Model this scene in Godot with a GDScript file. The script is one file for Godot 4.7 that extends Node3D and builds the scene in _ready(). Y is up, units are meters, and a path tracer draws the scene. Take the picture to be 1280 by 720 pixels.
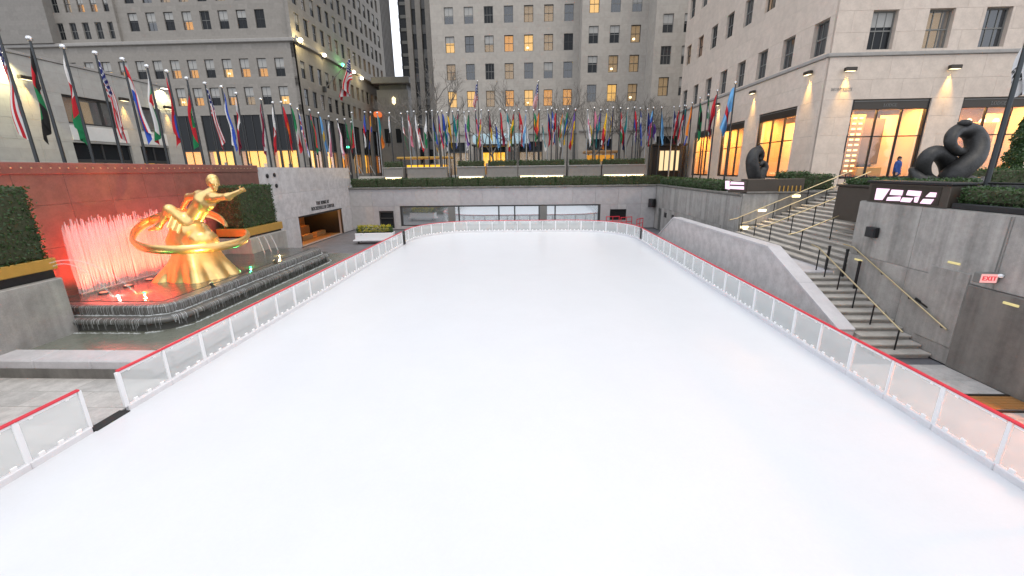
extends Node3D

var M := {}
var rng := RandomNumberGenerator.new()
var used := {}
var cache := {}
var cam: Camera3D
const FOCAL := 525.0
const EYE := Vector3(0, 5.4, 0)
const PLAZA := 4.1


func _ready() -> void:
	rng.seed = 20260
	setup_view()
	make_materials()
	build_ground()
	build_rink()
	build_walls()
	build_stairs()
	build_buildings()
	build_fountain()
	build_terrace()
	build_right_side()
	build_flags()
	build_small_things()


func setup_view() -> void:
	cam = Camera3D.new()
	cam.name = "camera"
	cam.position = EYE
	cam.rotation_degrees = Vector3(-15.75, 2.5, -0.75)
	cam.fov = rad_to_deg(2.0 * atan(360.0 / FOCAL))
	cam.near = 0.05
	cam.far = 1500.0
	add_child(cam)
	cam.current = true
	var we := WorldEnvironment.new()
	we.name = "environment"
	var e := Environment.new()
	e.background_mode = Environment.BG_SKY
	var sky := Sky.new()
	var sm := ProceduralSkyMaterial.new()
	sm.sky_top_color = Color(0.86, 0.88, 0.92)
	sm.sky_horizon_color = Color(0.90, 0.92, 0.96)
	sm.sky_curve = 0.2
	sm.ground_bottom_color = Color(0.35, 0.35, 0.36)
	sm.ground_horizon_color = Color(0.6, 0.6, 0.62)
	sm.sun_angle_max = 0.0
	sky.sky_material = sm
	e.sky = sky
	e.background_energy_multiplier = 1.0
	e.tonemap_mode = Environment.TONE_MAPPER_LINEAR
	e.tonemap_exposure = 2.1
	e.sdfgi_enabled = true
	e.ssao_enabled = true
	e.ssil_enabled = true
	we.environment = e
	add_child(we)
	var sun := DirectionalLight3D.new()
	sun.name = "sun"
	sun.light_energy = 0.22
	sun.light_angular_distance = 25.0
	sun.light_color = Color(1.0, 0.97, 0.93)
	sun.rotation_degrees = Vector3(-62, 35, 0)
	sun.shadow_enabled = true
	add_child(sun)


# ---------- pixel of the photograph (1280x720) to a place on a known plane ----------
func ray(x: float, y: float) -> Vector3:
	return cam.basis * Vector3((x - 640.0) / FOCAL, (360.0 - y) / FOCAL, -1.0)
func on_x(x: float, y: float, at: float) -> Vector3:
	var d := ray(x, y)
	return EYE + d * (at / d.x)
func on_y(x: float, y: float, at: float) -> Vector3:
	var d := ray(x, y)
	return EYE + d * ((at - EYE.y) / d.y)
func on_z(x: float, y: float, at: float) -> Vector3:
	var d := ray(x, y)
	return EYE + d * (at / d.z)


# ---------- naming and nodes ----------
func numbered(called: String) -> String:
	if not used.has(called):
		used[called] = 0
		return called
	used[called] += 1
	return "%s_%03d" % [called, used[called]]

func tag(o: Node3D, label: String, category: String, group := "", kind := "") -> void:
	o.set_meta("label", label)
	o.set_meta("category", category)
	if group:
		o.set_meta("group", group)
	if kind:
		o.set_meta("kind", kind)

func thing(called: String, label: String, category: String, at := Vector3.ZERO, group := "", turn := 0.0) -> Node3D:
	var o := Node3D.new()
	o.name = numbered(called)
	add_child(o)
	o.position = at
	o.rotation.y = turn
	tag(o, label, category, group)
	return o

func part(called: String, mesh: Mesh, mat: Material, parent: Node, at := Vector3.ZERO, rot := Vector3.ZERO) -> MeshInstance3D:
	var o := MeshInstance3D.new()
	o.name = called
	o.mesh = mesh
	o.material_override = mat
	parent.add_child(o, true)
	o.position = at
	o.rotation = rot
	return o

func node(called: String, parent: Node, at := Vector3.ZERO) -> Node3D:
	var o := Node3D.new()
	o.name = called
	parent.add_child(o, true)
	o.position = at
	return o

func structure(called: String, mesh: Mesh, mat: Material, at := Vector3.ZERO) -> MeshInstance3D:
	var o := MeshInstance3D.new()
	o.name = numbered(called)
	o.mesh = mesh
	o.material_override = mat
	add_child(o)
	o.position = at
	o.set_meta("kind", "structure")
	return o

func lamp_omni(parent: Node, at: Vector3, color: Color, energy: float, size := 0.1) -> void:
	var l := OmniLight3D.new()
	l.name = "light"
	l.light_color = color
	l.light_energy = energy
	l.light_size = size
	l.omni_range = 40.0
	l.omni_attenuation = 2.0
	l.shadow_enabled = true
	parent.add_child(l, true)
	l.position = at

func lamp_spot(parent: Node, at: Vector3, to: Vector3, color: Color, energy: float, angle: float, size := 0.06) -> void:
	var l := SpotLight3D.new()
	l.name = "light"
	l.light_color = color
	l.light_energy = energy
	l.light_size = size
	l.spot_range = 40.0
	l.spot_attenuation = 2.0
	l.spot_angle = angle
	l.shadow_enabled = true
	parent.add_child(l, true)
	l.position = at
	var up := Vector3.UP if absf((to - at).normalized().y) < 0.98 else Vector3.RIGHT
	l.basis = Basis.looking_at((to - at).normalized(), up)


# ---------- mesh building ----------
func st() -> SurfaceTool:
	var s := SurfaceTool.new()
	s.begin(Mesh.PRIMITIVE_TRIANGLES)
	return s

func done(s: SurfaceTool, smooth := false) -> ArrayMesh:
	s.generate_normals()
	return s.commit()

func tri(s: SurfaceTool, a: Vector3, b: Vector3, c: Vector3, out: Vector3) -> void:
	s.set_smooth_group(-1)
	if (b - a).cross(c - a).dot(out) > 0.0:
		s.add_vertex(a); s.add_vertex(c); s.add_vertex(b)
	else:
		s.add_vertex(a); s.add_vertex(b); s.add_vertex(c)

func quad(s: SurfaceTool, a: Vector3, b: Vector3, c: Vector3, d: Vector3, out: Vector3) -> void:
	tri(s, a, b, c, out)
	tri(s, a, c, d, out)

func box(s: SurfaceTool, lo: Vector3, hi: Vector3) -> void:
	var p := []
	for i in 8:
		p.append(Vector3(hi.x if i & 1 else lo.x, hi.y if i & 2 else lo.y, hi.z if i & 4 else lo.z))
	quad(s, p[0], p[2], p[6], p[4], Vector3.LEFT)
	quad(s, p[1], p[3], p[7], p[5], Vector3.RIGHT)
	quad(s, p[0], p[1], p[5], p[4], Vector3.DOWN)
	quad(s, p[2], p[3], p[7], p[6], Vector3.UP)
	quad(s, p[0], p[1], p[3], p[2], Vector3.FORWARD)
	quad(s, p[4], p[5], p[7], p[6], Vector3.BACK)

func box_mesh(lo: Vector3, hi: Vector3) -> ArrayMesh:
	var s := st()
	box(s, lo, hi)
	return done(s)

# a box with chamfered edges, centred on the origin; alike boxes share one mesh
func slab(size: Vector3, bev := 0.012) -> ArrayMesh:
	var key := "slab %.3f %.3f %.3f %.3f" % [size.x, size.y, size.z, bev]
	if cache.has(key):
		return cache[key]
	var s := st()
	bevel_box(s, Vector3.ZERO, size, bev)
	var m := done(s)
	cache[key] = m
	return m

func bevel_box(s: SurfaceTool, c: Vector3, size: Vector3, bev: float) -> void:
	var h := size * 0.5
	var b := minf(bev, minf(h.x, minf(h.y, h.z)) * 0.8)
	var n := h - Vector3(b, b, b)
	for ax in 3:
		for sg in [-1.0, 1.0]:
			var u := (ax + 1) % 3
			var v := (ax + 2) % 3
			var q := []
			for k in [[-1, -1], [1, -1], [1, 1], [-1, 1]]:
				var p := Vector3.ZERO
				p[ax] = h[ax] * sg
				p[u] = n[u] * k[0]
				p[v] = n[v] * k[1]
				q.append(c + p)
			var o := Vector3.ZERO
			o[ax] = sg
			quad(s, q[0], q[1], q[2], q[3], o)
	for ax in 3:
		var u := (ax + 1) % 3
		var v := (ax + 2) % 3
		for su in [-1.0, 1.0]:
			for sv in [-1.0, 1.0]:
				var q := []
				for k in [-1.0, 1.0]:
					var p := Vector3.ZERO
					p[ax] = n[ax] * k
					p[u] = h[u] * su
					p[v] = n[v] * sv
					q.append(c + p)
					var r := Vector3.ZERO
					r[ax] = n[ax] * k
					r[u] = n[u] * su
					r[v] = h[v] * sv
					q.append(c + r)
				var o := Vector3.ZERO
				o[u] = su
				o[v] = sv
				quad(s, q[0], q[1], q[3], q[2], o)
	for sx in [-1.0, 1.0]:
		for sy in [-1.0, 1.0]:
			for sz in [-1.0, 1.0]:
				tri(s, c + Vector3(h.x * sx, n.y * sy, n.z * sz), c + Vector3(n.x * sx, h.y * sy, n.z * sz), c + Vector3(n.x * sx, n.y * sy, h.z * sz), Vector3(sx, sy, sz))

# a tube along points with a radius at each
func tube(s: SurfaceTool, pts: Array, rad: Array, sides := 8, caps := true) -> void:
	var rings := []
	var prev := Vector3.ZERO
	for i in pts.size():
		var t: Vector3 = (pts[mini(i + 1, pts.size() - 1)] - pts[maxi(i - 1, 0)]).normalized()
		var up := prev
		if i == 0:
			up = Vector3.UP if absf(t.y) < 0.9 else Vector3.RIGHT
		var a := (up - t * up.dot(t)).normalized()
		prev = a
		var b := t.cross(a)
		var ring := []
		for k in sides:
			var w := TAU * k / sides
			ring.append(pts[i] + (a * cos(w) + b * sin(w)) * float(rad[i]))
		rings.append(ring)
	for i in pts.size() - 1:
		for k in sides:
			var k2 := (k + 1) % sides
			var o: Vector3 = (rings[i][k] + rings[i + 1][k2]) * 0.5 - (pts[i] + pts[i + 1]) * 0.5
			s.set_smooth_group(0)
			smooth_quad(s, rings[i][k], rings[i][k2], rings[i + 1][k2], rings[i + 1][k], o)
	if caps:
		for e in [0, pts.size() - 1]:
			var o: Vector3 = pts[e] - pts[1 if e == 0 else e - 1]
			for k in sides:
				tri(s, pts[e], rings[e][k], rings[e][(k + 1) % sides], o)

func smooth_quad(s: SurfaceTool, a: Vector3, b: Vector3, c: Vector3, d: Vector3, out: Vector3) -> void:
	for t in [[a, b, c], [a, c, d]]:
		var flip: bool = (t[1] - t[0]).cross(t[2] - t[0]).dot(out) > 0.0
		s.add_vertex(t[0])
		s.add_vertex(t[2] if flip else t[1])
		s.add_vertex(t[1] if flip else t[2])

func tube_mesh(pts: Array, rad: Array, sides := 8) -> ArrayMesh:
	var s := st()
	tube(s, pts, rad, sides)
	return done(s)

# profile of (radius, height) turned about the y axis
func lathe(s: SurfaceTool, prof: Array, at := Vector3.ZERO, sides := 24) -> void:
	for i in prof.size() - 1:
		for k in sides:
			var a0 := TAU * k / sides
			var a1 := TAU * (k + 1) / sides
			var p: Vector2 = prof[i]
			var q: Vector2 = prof[i + 1]
			var pa := at + Vector3(cos(a0) * p.x, p.y, sin(a0) * p.x)
			var pb := at + Vector3(cos(a1) * p.x, p.y, sin(a1) * p.x)
			var qa := at + Vector3(cos(a0) * q.x, q.y, sin(a0) * q.x)
			var qb := at + Vector3(cos(a1) * q.x, q.y, sin(a1) * q.x)
			var am := (a0 + a1) * 0.5
			var e := q - p
			var out := Vector3(cos(am) * e.y, -e.x, sin(am) * e.y)   # profiles run so that the outside lies on their right
			s.set_smooth_group(0)
			smooth_quad(s, pa, pb, qb, qa, out)

func lathe_mesh(prof: Array, sides := 24) -> ArrayMesh:
	var s := st()
	lathe(s, prof, Vector3.ZERO, sides)
	return done(s)

# polygon in the xz plane raised from y0 to y1
func prism(s: SurfaceTool, poly: PackedVector2Array, y0: float, y1: float) -> void:
	var idx := Geometry2D.triangulate_polygon(poly)
	for i in range(0, idx.size(), 3):
		for y in [y0, y1]:
			var a := Vector3(poly[idx[i]].x, y, poly[idx[i]].y)
			var b := Vector3(poly[idx[i + 1]].x, y, poly[idx[i + 1]].y)
			var c := Vector3(poly[idx[i + 2]].x, y, poly[idx[i + 2]].y)
			tri(s, a, b, c, Vector3.UP if y == y1 else Vector3.DOWN)
	var cw := Geometry2D.is_polygon_clockwise(poly)
	for i in poly.size():
		var p := poly[i]
		var q := poly[(i + 1) % poly.size()]
		var e := q - p
		var n := Vector3(e.y, 0, -e.x)
		if not cw:
			n = -n
		var mid := (p + q) * 0.5 + Vector2(n.x, n.z).normalized() * 0.001
		if Geometry2D.is_point_in_polygon(mid, poly):
			n = -n
		quad(s, Vector3(p.x, y0, p.y), Vector3(q.x, y0, q.y), Vector3(q.x, y1, q.y), Vector3(p.x, y1, p.y), n)

# a wall with openings: local x 0..w, y 0..h, its face at z = 0 towards +z, `deep` thick; openings are Rect2
func wall_mesh(w: float, h: float, holes: Array, deep: float) -> ArrayMesh:
	var s := st()
	var xs := [0.0, w]
	var ys := [0.0, h]
	for r: Rect2 in holes:
		for v in [r.position.x, r.end.x]:
			if v > 0.001 and v < w - 0.001:
				xs.append(v)
		for v in [r.position.y, r.end.y]:
			if v > 0.001 and v < h - 0.001:
				ys.append(v)
	xs.sort()
	ys.sort()
	for j in ys.size() - 1:
		if ys[j + 1] - ys[j] < 0.001:
			continue
		var start := -1.0
		for i in xs.size() - 1:
			var open := false
			if xs[i + 1] - xs[i] > 0.001:
				var c := Vector2((xs[i] + xs[i + 1]) * 0.5, (ys[j] + ys[j + 1]) * 0.5)
				for r: Rect2 in holes:
					if r.has_point(c):
						open = true
						break
				if not open and start < 0.0:
					start = xs[i]
			if start >= 0.0 and (open or i == xs.size() - 2):
				var e: float = xs[i] if open else xs[i + 1]
				quad(s, Vector3(start, ys[j], 0), Vector3(e, ys[j], 0), Vector3(e, ys[j + 1], 0), Vector3(start, ys[j + 1], 0), Vector3.BACK)
				quad(s, Vector3(start, ys[j], -deep), Vector3(e, ys[j], -deep), Vector3(e, ys[j + 1], -deep), Vector3(start, ys[j + 1], -deep), Vector3.FORWARD)
				start = -1.0
	for r: Rect2 in holes:
		var a := r.position
		var b := r.end
		quad(s, Vector3(a.x, a.y, 0), Vector3(a.x, b.y, 0), Vector3(a.x, b.y, -deep), Vector3(a.x, a.y, -deep), Vector3.RIGHT)
		quad(s, Vector3(b.x, a.y, 0), Vector3(b.x, b.y, 0), Vector3(b.x, b.y, -deep), Vector3(b.x, a.y, -deep), Vector3.LEFT)
		quad(s, Vector3(a.x, a.y, 0), Vector3(b.x, a.y, 0), Vector3(b.x, a.y, -deep), Vector3(a.x, a.y, -deep), Vector3.UP)
		quad(s, Vector3(a.x, b.y, 0), Vector3(b.x, b.y, 0), Vector3(b.x, b.y, -deep), Vector3(a.x, b.y, -deep), Vector3.DOWN)
	quad(s, Vector3(0, 0, 0), Vector3(0, h, 0), Vector3(0, h, -deep), Vector3(0, 0, -deep), Vector3.LEFT)
	quad(s, Vector3(w, 0, 0), Vector3(w, h, 0), Vector3(w, h, -deep), Vector3(w, 0, -deep), Vector3.RIGHT)
	quad(s, Vector3(0, h, 0), Vector3(w, h, 0), Vector3(w, h, -deep), Vector3(0, h, -deep), Vector3.UP)
	return done(s)

# stone slabs in courses over a wall face, split round the openings: one part each
func slabs_over(parent: Node3D, called: String, x0: float, x1: float, rows: Array, block: float, holes: Array, mats: Array, thick := 0.04, gap := 0.012, stagger := 0.5, frame := Transform3D.IDENTITY, bev := 0.006) -> void:
	for j in rows.size() - 1:
		var x := x0 - (block * stagger if j % 2 else 0.0)
		while x < x1 - 0.02:
			var a := maxf(x, x0)
			var b := minf(x + block, x1)
			x += block
			if b - a < 0.05:
				continue
			var todo := [Rect2(a, rows[j], b - a, rows[j + 1] - rows[j])]
			for hole: Rect2 in holes:
				var next := []
				for r: Rect2 in todo:
					if not r.intersects(hole):
						next.append(r)
						continue
					var i := r.intersection(hole)
					if i.position.x - r.position.x > 0.03:
						next.append(Rect2(r.position.x, r.position.y, i.position.x - r.position.x, r.size.y))
					if r.end.x - i.end.x > 0.03:
						next.append(Rect2(i.end.x, r.position.y, r.end.x - i.end.x, r.size.y))
					if i.position.y - r.position.y > 0.03:
						next.append(Rect2(i.position.x, r.position.y, i.size.x, i.position.y - r.position.y))
					if r.end.y - i.end.y > 0.03:
						next.append(Rect2(i.position.x, i.end.y, i.size.x, r.end.y - i.end.y))
				todo = next
			for r: Rect2 in todo:
				var sz := Vector3(maxf(snappedf(r.size.x, 0.005) - gap, 0.02), maxf(snappedf(r.size.y, 0.005) - gap, 0.02), thick)
				var c := r.get_center()
				var o := part(called, slab(sz, bev), mats[rng.randi() % mats.size()], parent)
				o.transform = frame * Transform3D(Basis.IDENTITY, Vector3(c.x, c.y, thick * 0.5 + 0.002 + rng.randf() * 0.0025))


# ---------- materials ----------
func tex_from(fn: Callable, n: int) -> ImageTexture:
	var im := Image.create(n, n, false, Image.FORMAT_RGB8)
	for y in n:
		for x in n:
			im.set_pixel(x, y, fn.call(x, y))
	return ImageTexture.create_from_image(im)

func noise_image(sd: int, n: int, freq: float, oct := 4) -> Image:
	var f := FastNoiseLite.new()
	f.seed = sd
	f.frequency = freq
	f.fractal_octaves = oct
	return f.get_seamless_image(n, n)

# mottle: a grey texture about 1.0 that multiplies the colour; coarse and fine noise mixed, optional speckle and upright streaks
func mottle(sd: int, lo: float, hi: float, speck := 0.0, streak := 0.0, n := 256, fine := 0.06) -> ImageTexture:
	var key := "mottle %d %f %f %f %f" % [sd, lo, hi, speck, streak]
	if cache.has(key):
		return cache[key]
	var a := noise_image(sd, n, 0.012)
	var b := noise_image(sd + 7, n, fine)
	var c := noise_image(sd + 13, n, 0.35, 2)
	var im := Image.create(n, n, false, Image.FORMAT_RGB8)
	var r := RandomNumberGenerator.new()
	r.seed = sd
	var col := PackedFloat32Array()
	for x in n:
		col.append(a.get_pixel(x, 3).r * 0.5 + b.get_pixel(x, 9).r * 0.5)
	for y in n:
		for x in n:
			var v := a.get_pixel(x, y).r * 0.5 + b.get_pixel(x, y).r * 0.3 + c.get_pixel(x, y).r * 0.2
			if streak > 0.0:
				v = lerpf(v, col[x] * 0.8 + b.get_pixel(x, y / 6).r * 0.2, streak)
			v = lo + (hi - lo) * clampf((v - 0.25) * 2.0, 0.0, 1.0)
			if speck > 0.0:
				v *= 1.0 + (r.randf() - 0.5) * speck
			v = clampf(v, 0.0, 1.0)
			im.set_pixel(x, y, Color(v, v, v).linear_to_srgb())
	var t := ImageTexture.create_from_image(im)
	cache[key] = t
	return t

# stone courses too far off to be told apart one by one: 8 courses of 4 blocks to a tile
func ashlar(sd: int) -> ImageTexture:
	var n := 512
	var r := RandomNumberGenerator.new()
	r.seed = sd
	var a := noise_image(sd, n, 0.02)
	var c := noise_image(sd + 3, n, 0.2, 3)
	var tone := []
	for i in 64:
		tone.append(0.9 + r.randf() * 0.1)
	var im := Image.create(n, n, false, Image.FORMAT_RGB8)
	for y in n:
		var row := y / 64
		for x in n:
			var xx := (x + (64 if row % 2 else 0)) % n
			var v: float = tone[row * 4 + xx / 128]
			v *= 0.86 + 0.14 * a.get_pixel(x, y).r + 0.08 * (c.get_pixel(x, y).r - 0.5)
			if y % 64 < 1 or xx % 128 < 1:
				v *= 0.8
			v = clampf(v, 0.0, 1.0)
			im.set_pixel(x, y, Color(v, v, v).linear_to_srgb())
	return ImageTexture.create_from_image(im)

# c is the real base colour in linear values
func mat(called: String, c: Color, rough: float, metal := 0.0, tex: Texture2D = null, scale := 1.0) -> StandardMaterial3D:
	var m := StandardMaterial3D.new()
	m.resource_name = called
	m.albedo_color = c.linear_to_srgb()
	m.roughness = rough
	m.metallic = metal
	if tex:
		m.albedo_texture = tex
		m.uv1_triplanar = true
		m.uv1_world_triplanar = true
		m.uv1_scale = Vector3(scale, scale, scale)
	M[called] = m
	return m

func bumpy(m: StandardMaterial3D, t: Texture2D, cm: float) -> void:
	m.heightmap_enabled = true
	m.heightmap_texture = t
	m.heightmap_scale = cm

func glow(called: String, c: Color, energy: float) -> StandardMaterial3D:
	var m := mat(called, Color(c.r * 0.15, c.g * 0.15, c.b * 0.15), 0.6)
	m.emission_enabled = true
	m.emission = c.linear_to_srgb()
	m.emission_energy_multiplier = energy
	return m

func clear(called: String, c: Color, alpha: float, rough := 0.04) -> StandardMaterial3D:
	var m := mat(called, c, rough)
	m.transparency = BaseMaterial3D.TRANSPARENCY_ALPHA
	m.albedo_color.a = alpha
	return m

func make_materials() -> void:
	var fine := mottle(11, 0.82, 1.0, 0.12)
	var rough_t := mottle(23, 0.7, 1.0, 0.2)
	var stain := mottle(31, 0.5, 1.0, 0.14, 0.55)
	var soft := mottle(41, 0.9, 1.0, 0.04)
	var as1 := ashlar(5)
	var as2 := ashlar(9)
	var ice := mat("ice", Color(0.665, 0.682, 0.708), 0.3, 0.0, mottle(3, 0.975, 1.0, 0.015), 0.11)
	ice.metallic_specular = 0.35
	mat("plaza_paving", Color(0.22, 0.215, 0.205), 0.8, 0.0, fine, 0.3)
	mat("lower_floor", Color(0.16, 0.16, 0.17), 0.7, 0.0, rough_t, 0.3)
	for i in 3:
		mat("paver%d" % i, [Color(0.52, 0.505, 0.485), Color(0.49, 0.475, 0.455), Color(0.55, 0.53, 0.505)][i], 0.55, 0.0, rough_t, 0.37 + i * 0.1)
		bumpy(M["paver%d" % i], rough_t, 0.15)
	for i in 3:
		var g := mat("grey_granite%d" % i, [Color(0.4, 0.385, 0.36), Color(0.38, 0.365, 0.34), Color(0.415, 0.4, 0.375)][i], 0.5, 0.0, stain, 0.23 + i * 0.06)
		g.metallic_specular = 0.4
	for i in 3:
		mat("pale_granite%d" % i, [Color(0.41, 0.395, 0.4), Color(0.39, 0.375, 0.38), Color(0.43, 0.415, 0.41)][i], 0.35, 0.0, fine, 0.4 + i * 0.13)
	for i in 3:
		mat("red_granite%d" % i, [Color(0.23, 0.108, 0.086), Color(0.215, 0.1, 0.08), Color(0.243, 0.114, 0.09)][i], 0.32, 0.0, mottle(51, 0.7, 1.0, 0.35), 0.5 + i * 0.17)
	for i in 3:
		mat("hall_granite%d" % i, [Color(0.58, 0.56, 0.555), Color(0.56, 0.54, 0.535), Color(0.6, 0.575, 0.57)][i], 0.4, 0.0, rough_t, 0.3 + i * 0.13)
	mat("dark_panel", Color(0.2, 0.19, 0.172), 0.55, 0.0, stain, 0.3)
	mat("step_stone", Color(0.46, 0.43, 0.385), 0.7, 0.0, rough_t, 0.45)
	mat("cap_stone", Color(0.54, 0.525, 0.535), 0.6, 0.0, fine, 0.4)
	mat("black_stone", Color(0.12, 0.118, 0.11), 0.22, 0.0, fine, 0.5)
	for i in 3:
		mat("limestone%d" % i, [Color(0.6, 0.512, 0.435), Color(0.585, 0.498, 0.423), Color(0.615, 0.525, 0.448)][i], 0.85, 0.0, fine, 0.31 + i * 0.11)
	mat("limestone_far", Color(0.59, 0.505, 0.43), 0.85, 0.0, as1, 0.16)
	mat("grey_limestone", Color(0.415, 0.382, 0.338), 0.9, 0.0, as1, 0.16)
	mat("old_limestone", Color(0.285, 0.264, 0.236), 0.9, 0.0, as2, 0.18)
	mat("pavilion_stone", Color(0.4, 0.39, 0.36), 0.85, 0.0, as2, 0.2)
	mat("pier_stone", Color(0.25, 0.235, 0.215), 0.9, 0.0, as2, 0.2)
	mat("tower_stone", Color(0.2, 0.195, 0.19), 0.9, 0.0, as1, 0.2)
	mat("dark_tower", Color(0.1, 0.1, 0.1), 0.7, 0.0, soft, 0.2)
	mat("stone_trim", Color(0.33, 0.315, 0.295), 0.85, 0.0, fine, 0.4)
	mat("roof_grey", Color(0.17, 0.17, 0.17), 0.9, 0.0, fine, 0.2)
	mat("bronze", Color(0.05, 0.042, 0.034), 0.4, 0.5)
	mat("bronze_box", Color(0.075, 0.062, 0.05), 0.5, 0.4, soft, 0.7)
	mat("patina_bronze", Color(0.05, 0.05, 0.05), 0.5, 0.5, mottle(91, 0.4, 1.0, 0.3), 0.9)
	bumpy(M.patina_bronze, mottle(91, 0.4, 1.0, 0.3), 2.0)
	mat("black_metal", Color(0.012, 0.012, 0.013), 0.4, 0.3)
	mat("dark_metal", Color(0.035, 0.036, 0.038), 0.45, 0.6)
	mat("pole_metal", Color(0.05, 0.055, 0.058), 0.35, 0.7)
	mat("pale_pole", Color(0.3, 0.31, 0.31), 0.4, 0.6)
	mat("steel", Color(0.6, 0.6, 0.6), 0.25, 0.95)
	mat("white_paint", Color(0.8, 0.81, 0.82), 0.35)
	mat("white_board", Color(0.74, 0.74, 0.76), 0.4, 0.0, soft, 0.8)
	mat("white_plastic", Color(0.85, 0.85, 0.85), 0.4)
	mat("red_rail", Color(0.62, 0.03, 0.05), 0.35)
	mat("brass_rail", Color(0.55, 0.45, 0.27), 0.3, 0.85)
	mat("gold_band", Color(0.55, 0.32, 0.07), 0.4, 0.55, soft, 1.0)
	var gold := mat("gilt", Color(0.9, 0.62, 0.25), 0.34, 0.85, mottle(61, 0.8, 1.0, 0.05), 1.3)
	bumpy(gold, fine, 0.2)
	mat("rubber", Color(0.02, 0.02, 0.02), 0.8)
	mat("frame_dark", Color(0.045, 0.045, 0.045), 0.5, 0.3)
	mat("frame_grey", Color(0.16, 0.16, 0.15), 0.6)
	mat("blind", Color(0.36, 0.355, 0.335), 0.9)
	mat("room_wall", Color(0.58, 0.4, 0.18), 0.9)
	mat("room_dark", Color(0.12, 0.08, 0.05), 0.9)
	mat("cream_panel", Color(0.78, 0.62, 0.38), 0.8)
	mat("shelf_wood", Color(0.32, 0.17, 0.06), 0.5)
	mat("wood_floor", Color(0.42, 0.2, 0.06), 0.4, 0.0, mottle(71, 0.6, 1.0, 0.05, 0.8), 0.8)
	mat("bark", Color(0.19, 0.175, 0.155), 0.95, 0.0, rough_t, 1.2)
	mat("soil", Color(0.03, 0.022, 0.016), 1.0)
	mat("hedge_core", Color(0.05, 0.055, 0.028), 1.0)
	for i in 3:
		var l := mat("leaf%d" % i, [Color(0.028, 0.06, 0.016), Color(0.036, 0.072, 0.018), Color(0.02, 0.048, 0.016)][i], 0.6)
		l.backlight_enabled = true
		l.backlight = Color(0.15, 0.25, 0.08)
	mat("leaf_yellow", Color(0.42, 0.36, 0.02), 0.6)
	var fl := mat("flag_cloth", Color(1, 1, 1), 0.85)
	fl.vertex_color_use_as_albedo = true
	fl.backlight_enabled = true
	fl.backlight = Color(0.2, 0.2, 0.2)
	mat("pane_dark", Color(0.018, 0.02, 0.022), 0.06)
	M.pane_dark.metallic_specular = 0.28
	mat("pane_sky", Color(0.035, 0.04, 0.045), 0.04)
	M.pane_sky.metallic_specular = 0.9
	clear("pane", Color(0.8, 0.85, 0.85), 0.06)
	clear("shop_glass", Color(0.8, 0.85, 0.82), 0.05)
	clear("barrier_glass", Color(0.82, 0.86, 0.85), 0.33, 0.06)
	mat("mirror_glass", Color(0.72, 0.76, 0.78), 0.06, 0.9)
	var w := mat("pool_water", Color(0.05, 0.06, 0.055), 0.05)
	var rip := mottle(81, 0.0, 1.0)
	w.uv1_triplanar = true
	w.uv1_world_triplanar = true
	w.uv1_scale = Vector3(0.5, 0.5, 0.5)
	bumpy(w, rip, 1.2)
	var w2 := mat("shallow_water", Color(0.19, 0.2, 0.165), 0.08, 0.0, fine, 0.6)
	bumpy(w2, rip, 0.8)
	var fall := mat("falling_water", Color(0.85, 0.88, 0.9), 0.3)
	fall.transparency = BaseMaterial3D.TRANSPARENCY_ALPHA
	fall.albedo_color.a = 0.22
	fall.backlight_enabled = true
	fall.backlight = Color(0.5, 0.5, 0.5)
	var trickle := mat("trickle", Color(0.7, 0.74, 0.74), 0.3)
	trickle.transparency = BaseMaterial3D.TRANSPARENCY_ALPHA
	trickle.albedo_color.a = 0.42
	mat("spandrel_white", Color(0.6, 0.6, 0.57), 0.7, 0.0, soft, 0.4)
	glow("room_warm", Color(1.0, 0.56, 0.13), 0.42)
	glow("room_amber", Color(1.0, 0.42, 0.04), 0.3)
	glow("room_dim", Color(0.9, 0.58, 0.26), 0.12)
	glow("room_pale", Color(1.0, 0.76, 0.42), 0.5)
	glow("bulb", Color(1.0, 0.8, 0.45), 1.6)
	glow("bulb_white", Color(1.0, 0.93, 0.8), 3.0)
	glow("shop_orange", Color(1.0, 0.36, 0.02), 0.7)
	glow("shop_yellow", Color(1.0, 0.48, 0.03), 0.75)
	glow("niche", Color(1.0, 0.7, 0.25), 1.6)
	glow("strip_light", Color(1.0, 0.8, 0.46), 2.0)
	glow("sign_pink", Color(1.0, 0.66, 0.88), 0.7)
	glow("sign_magenta", Color(0.9, 0.2, 0.8), 0.8)
	glow("exit_face", Color(1.0, 0.5, 0.48), 0.42)
	glow("exit_letters", Color(0.9, 0.08, 0.1), 0.4)
	glow("wall_glow", Color(1.0, 0.86, 0.4), 0.32)
	glow("lamp_red", Color(1.0, 0.2, 0.12), 0.8)
	glow("lamp_green", Color(0.15, 1.0, 0.45), 0.35)
	glow("lamp_white", Color(1.0, 0.9, 0.85), 0.5)
	glow("signal_green", Color(0.1, 1.0, 0.5), 2.0)
	glow("canopy_blue", Color(0.55, 0.75, 0.85), 0.3)
	glow("red_sign", Color(1.0, 0.22, 0.06), 0.4)


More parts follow.
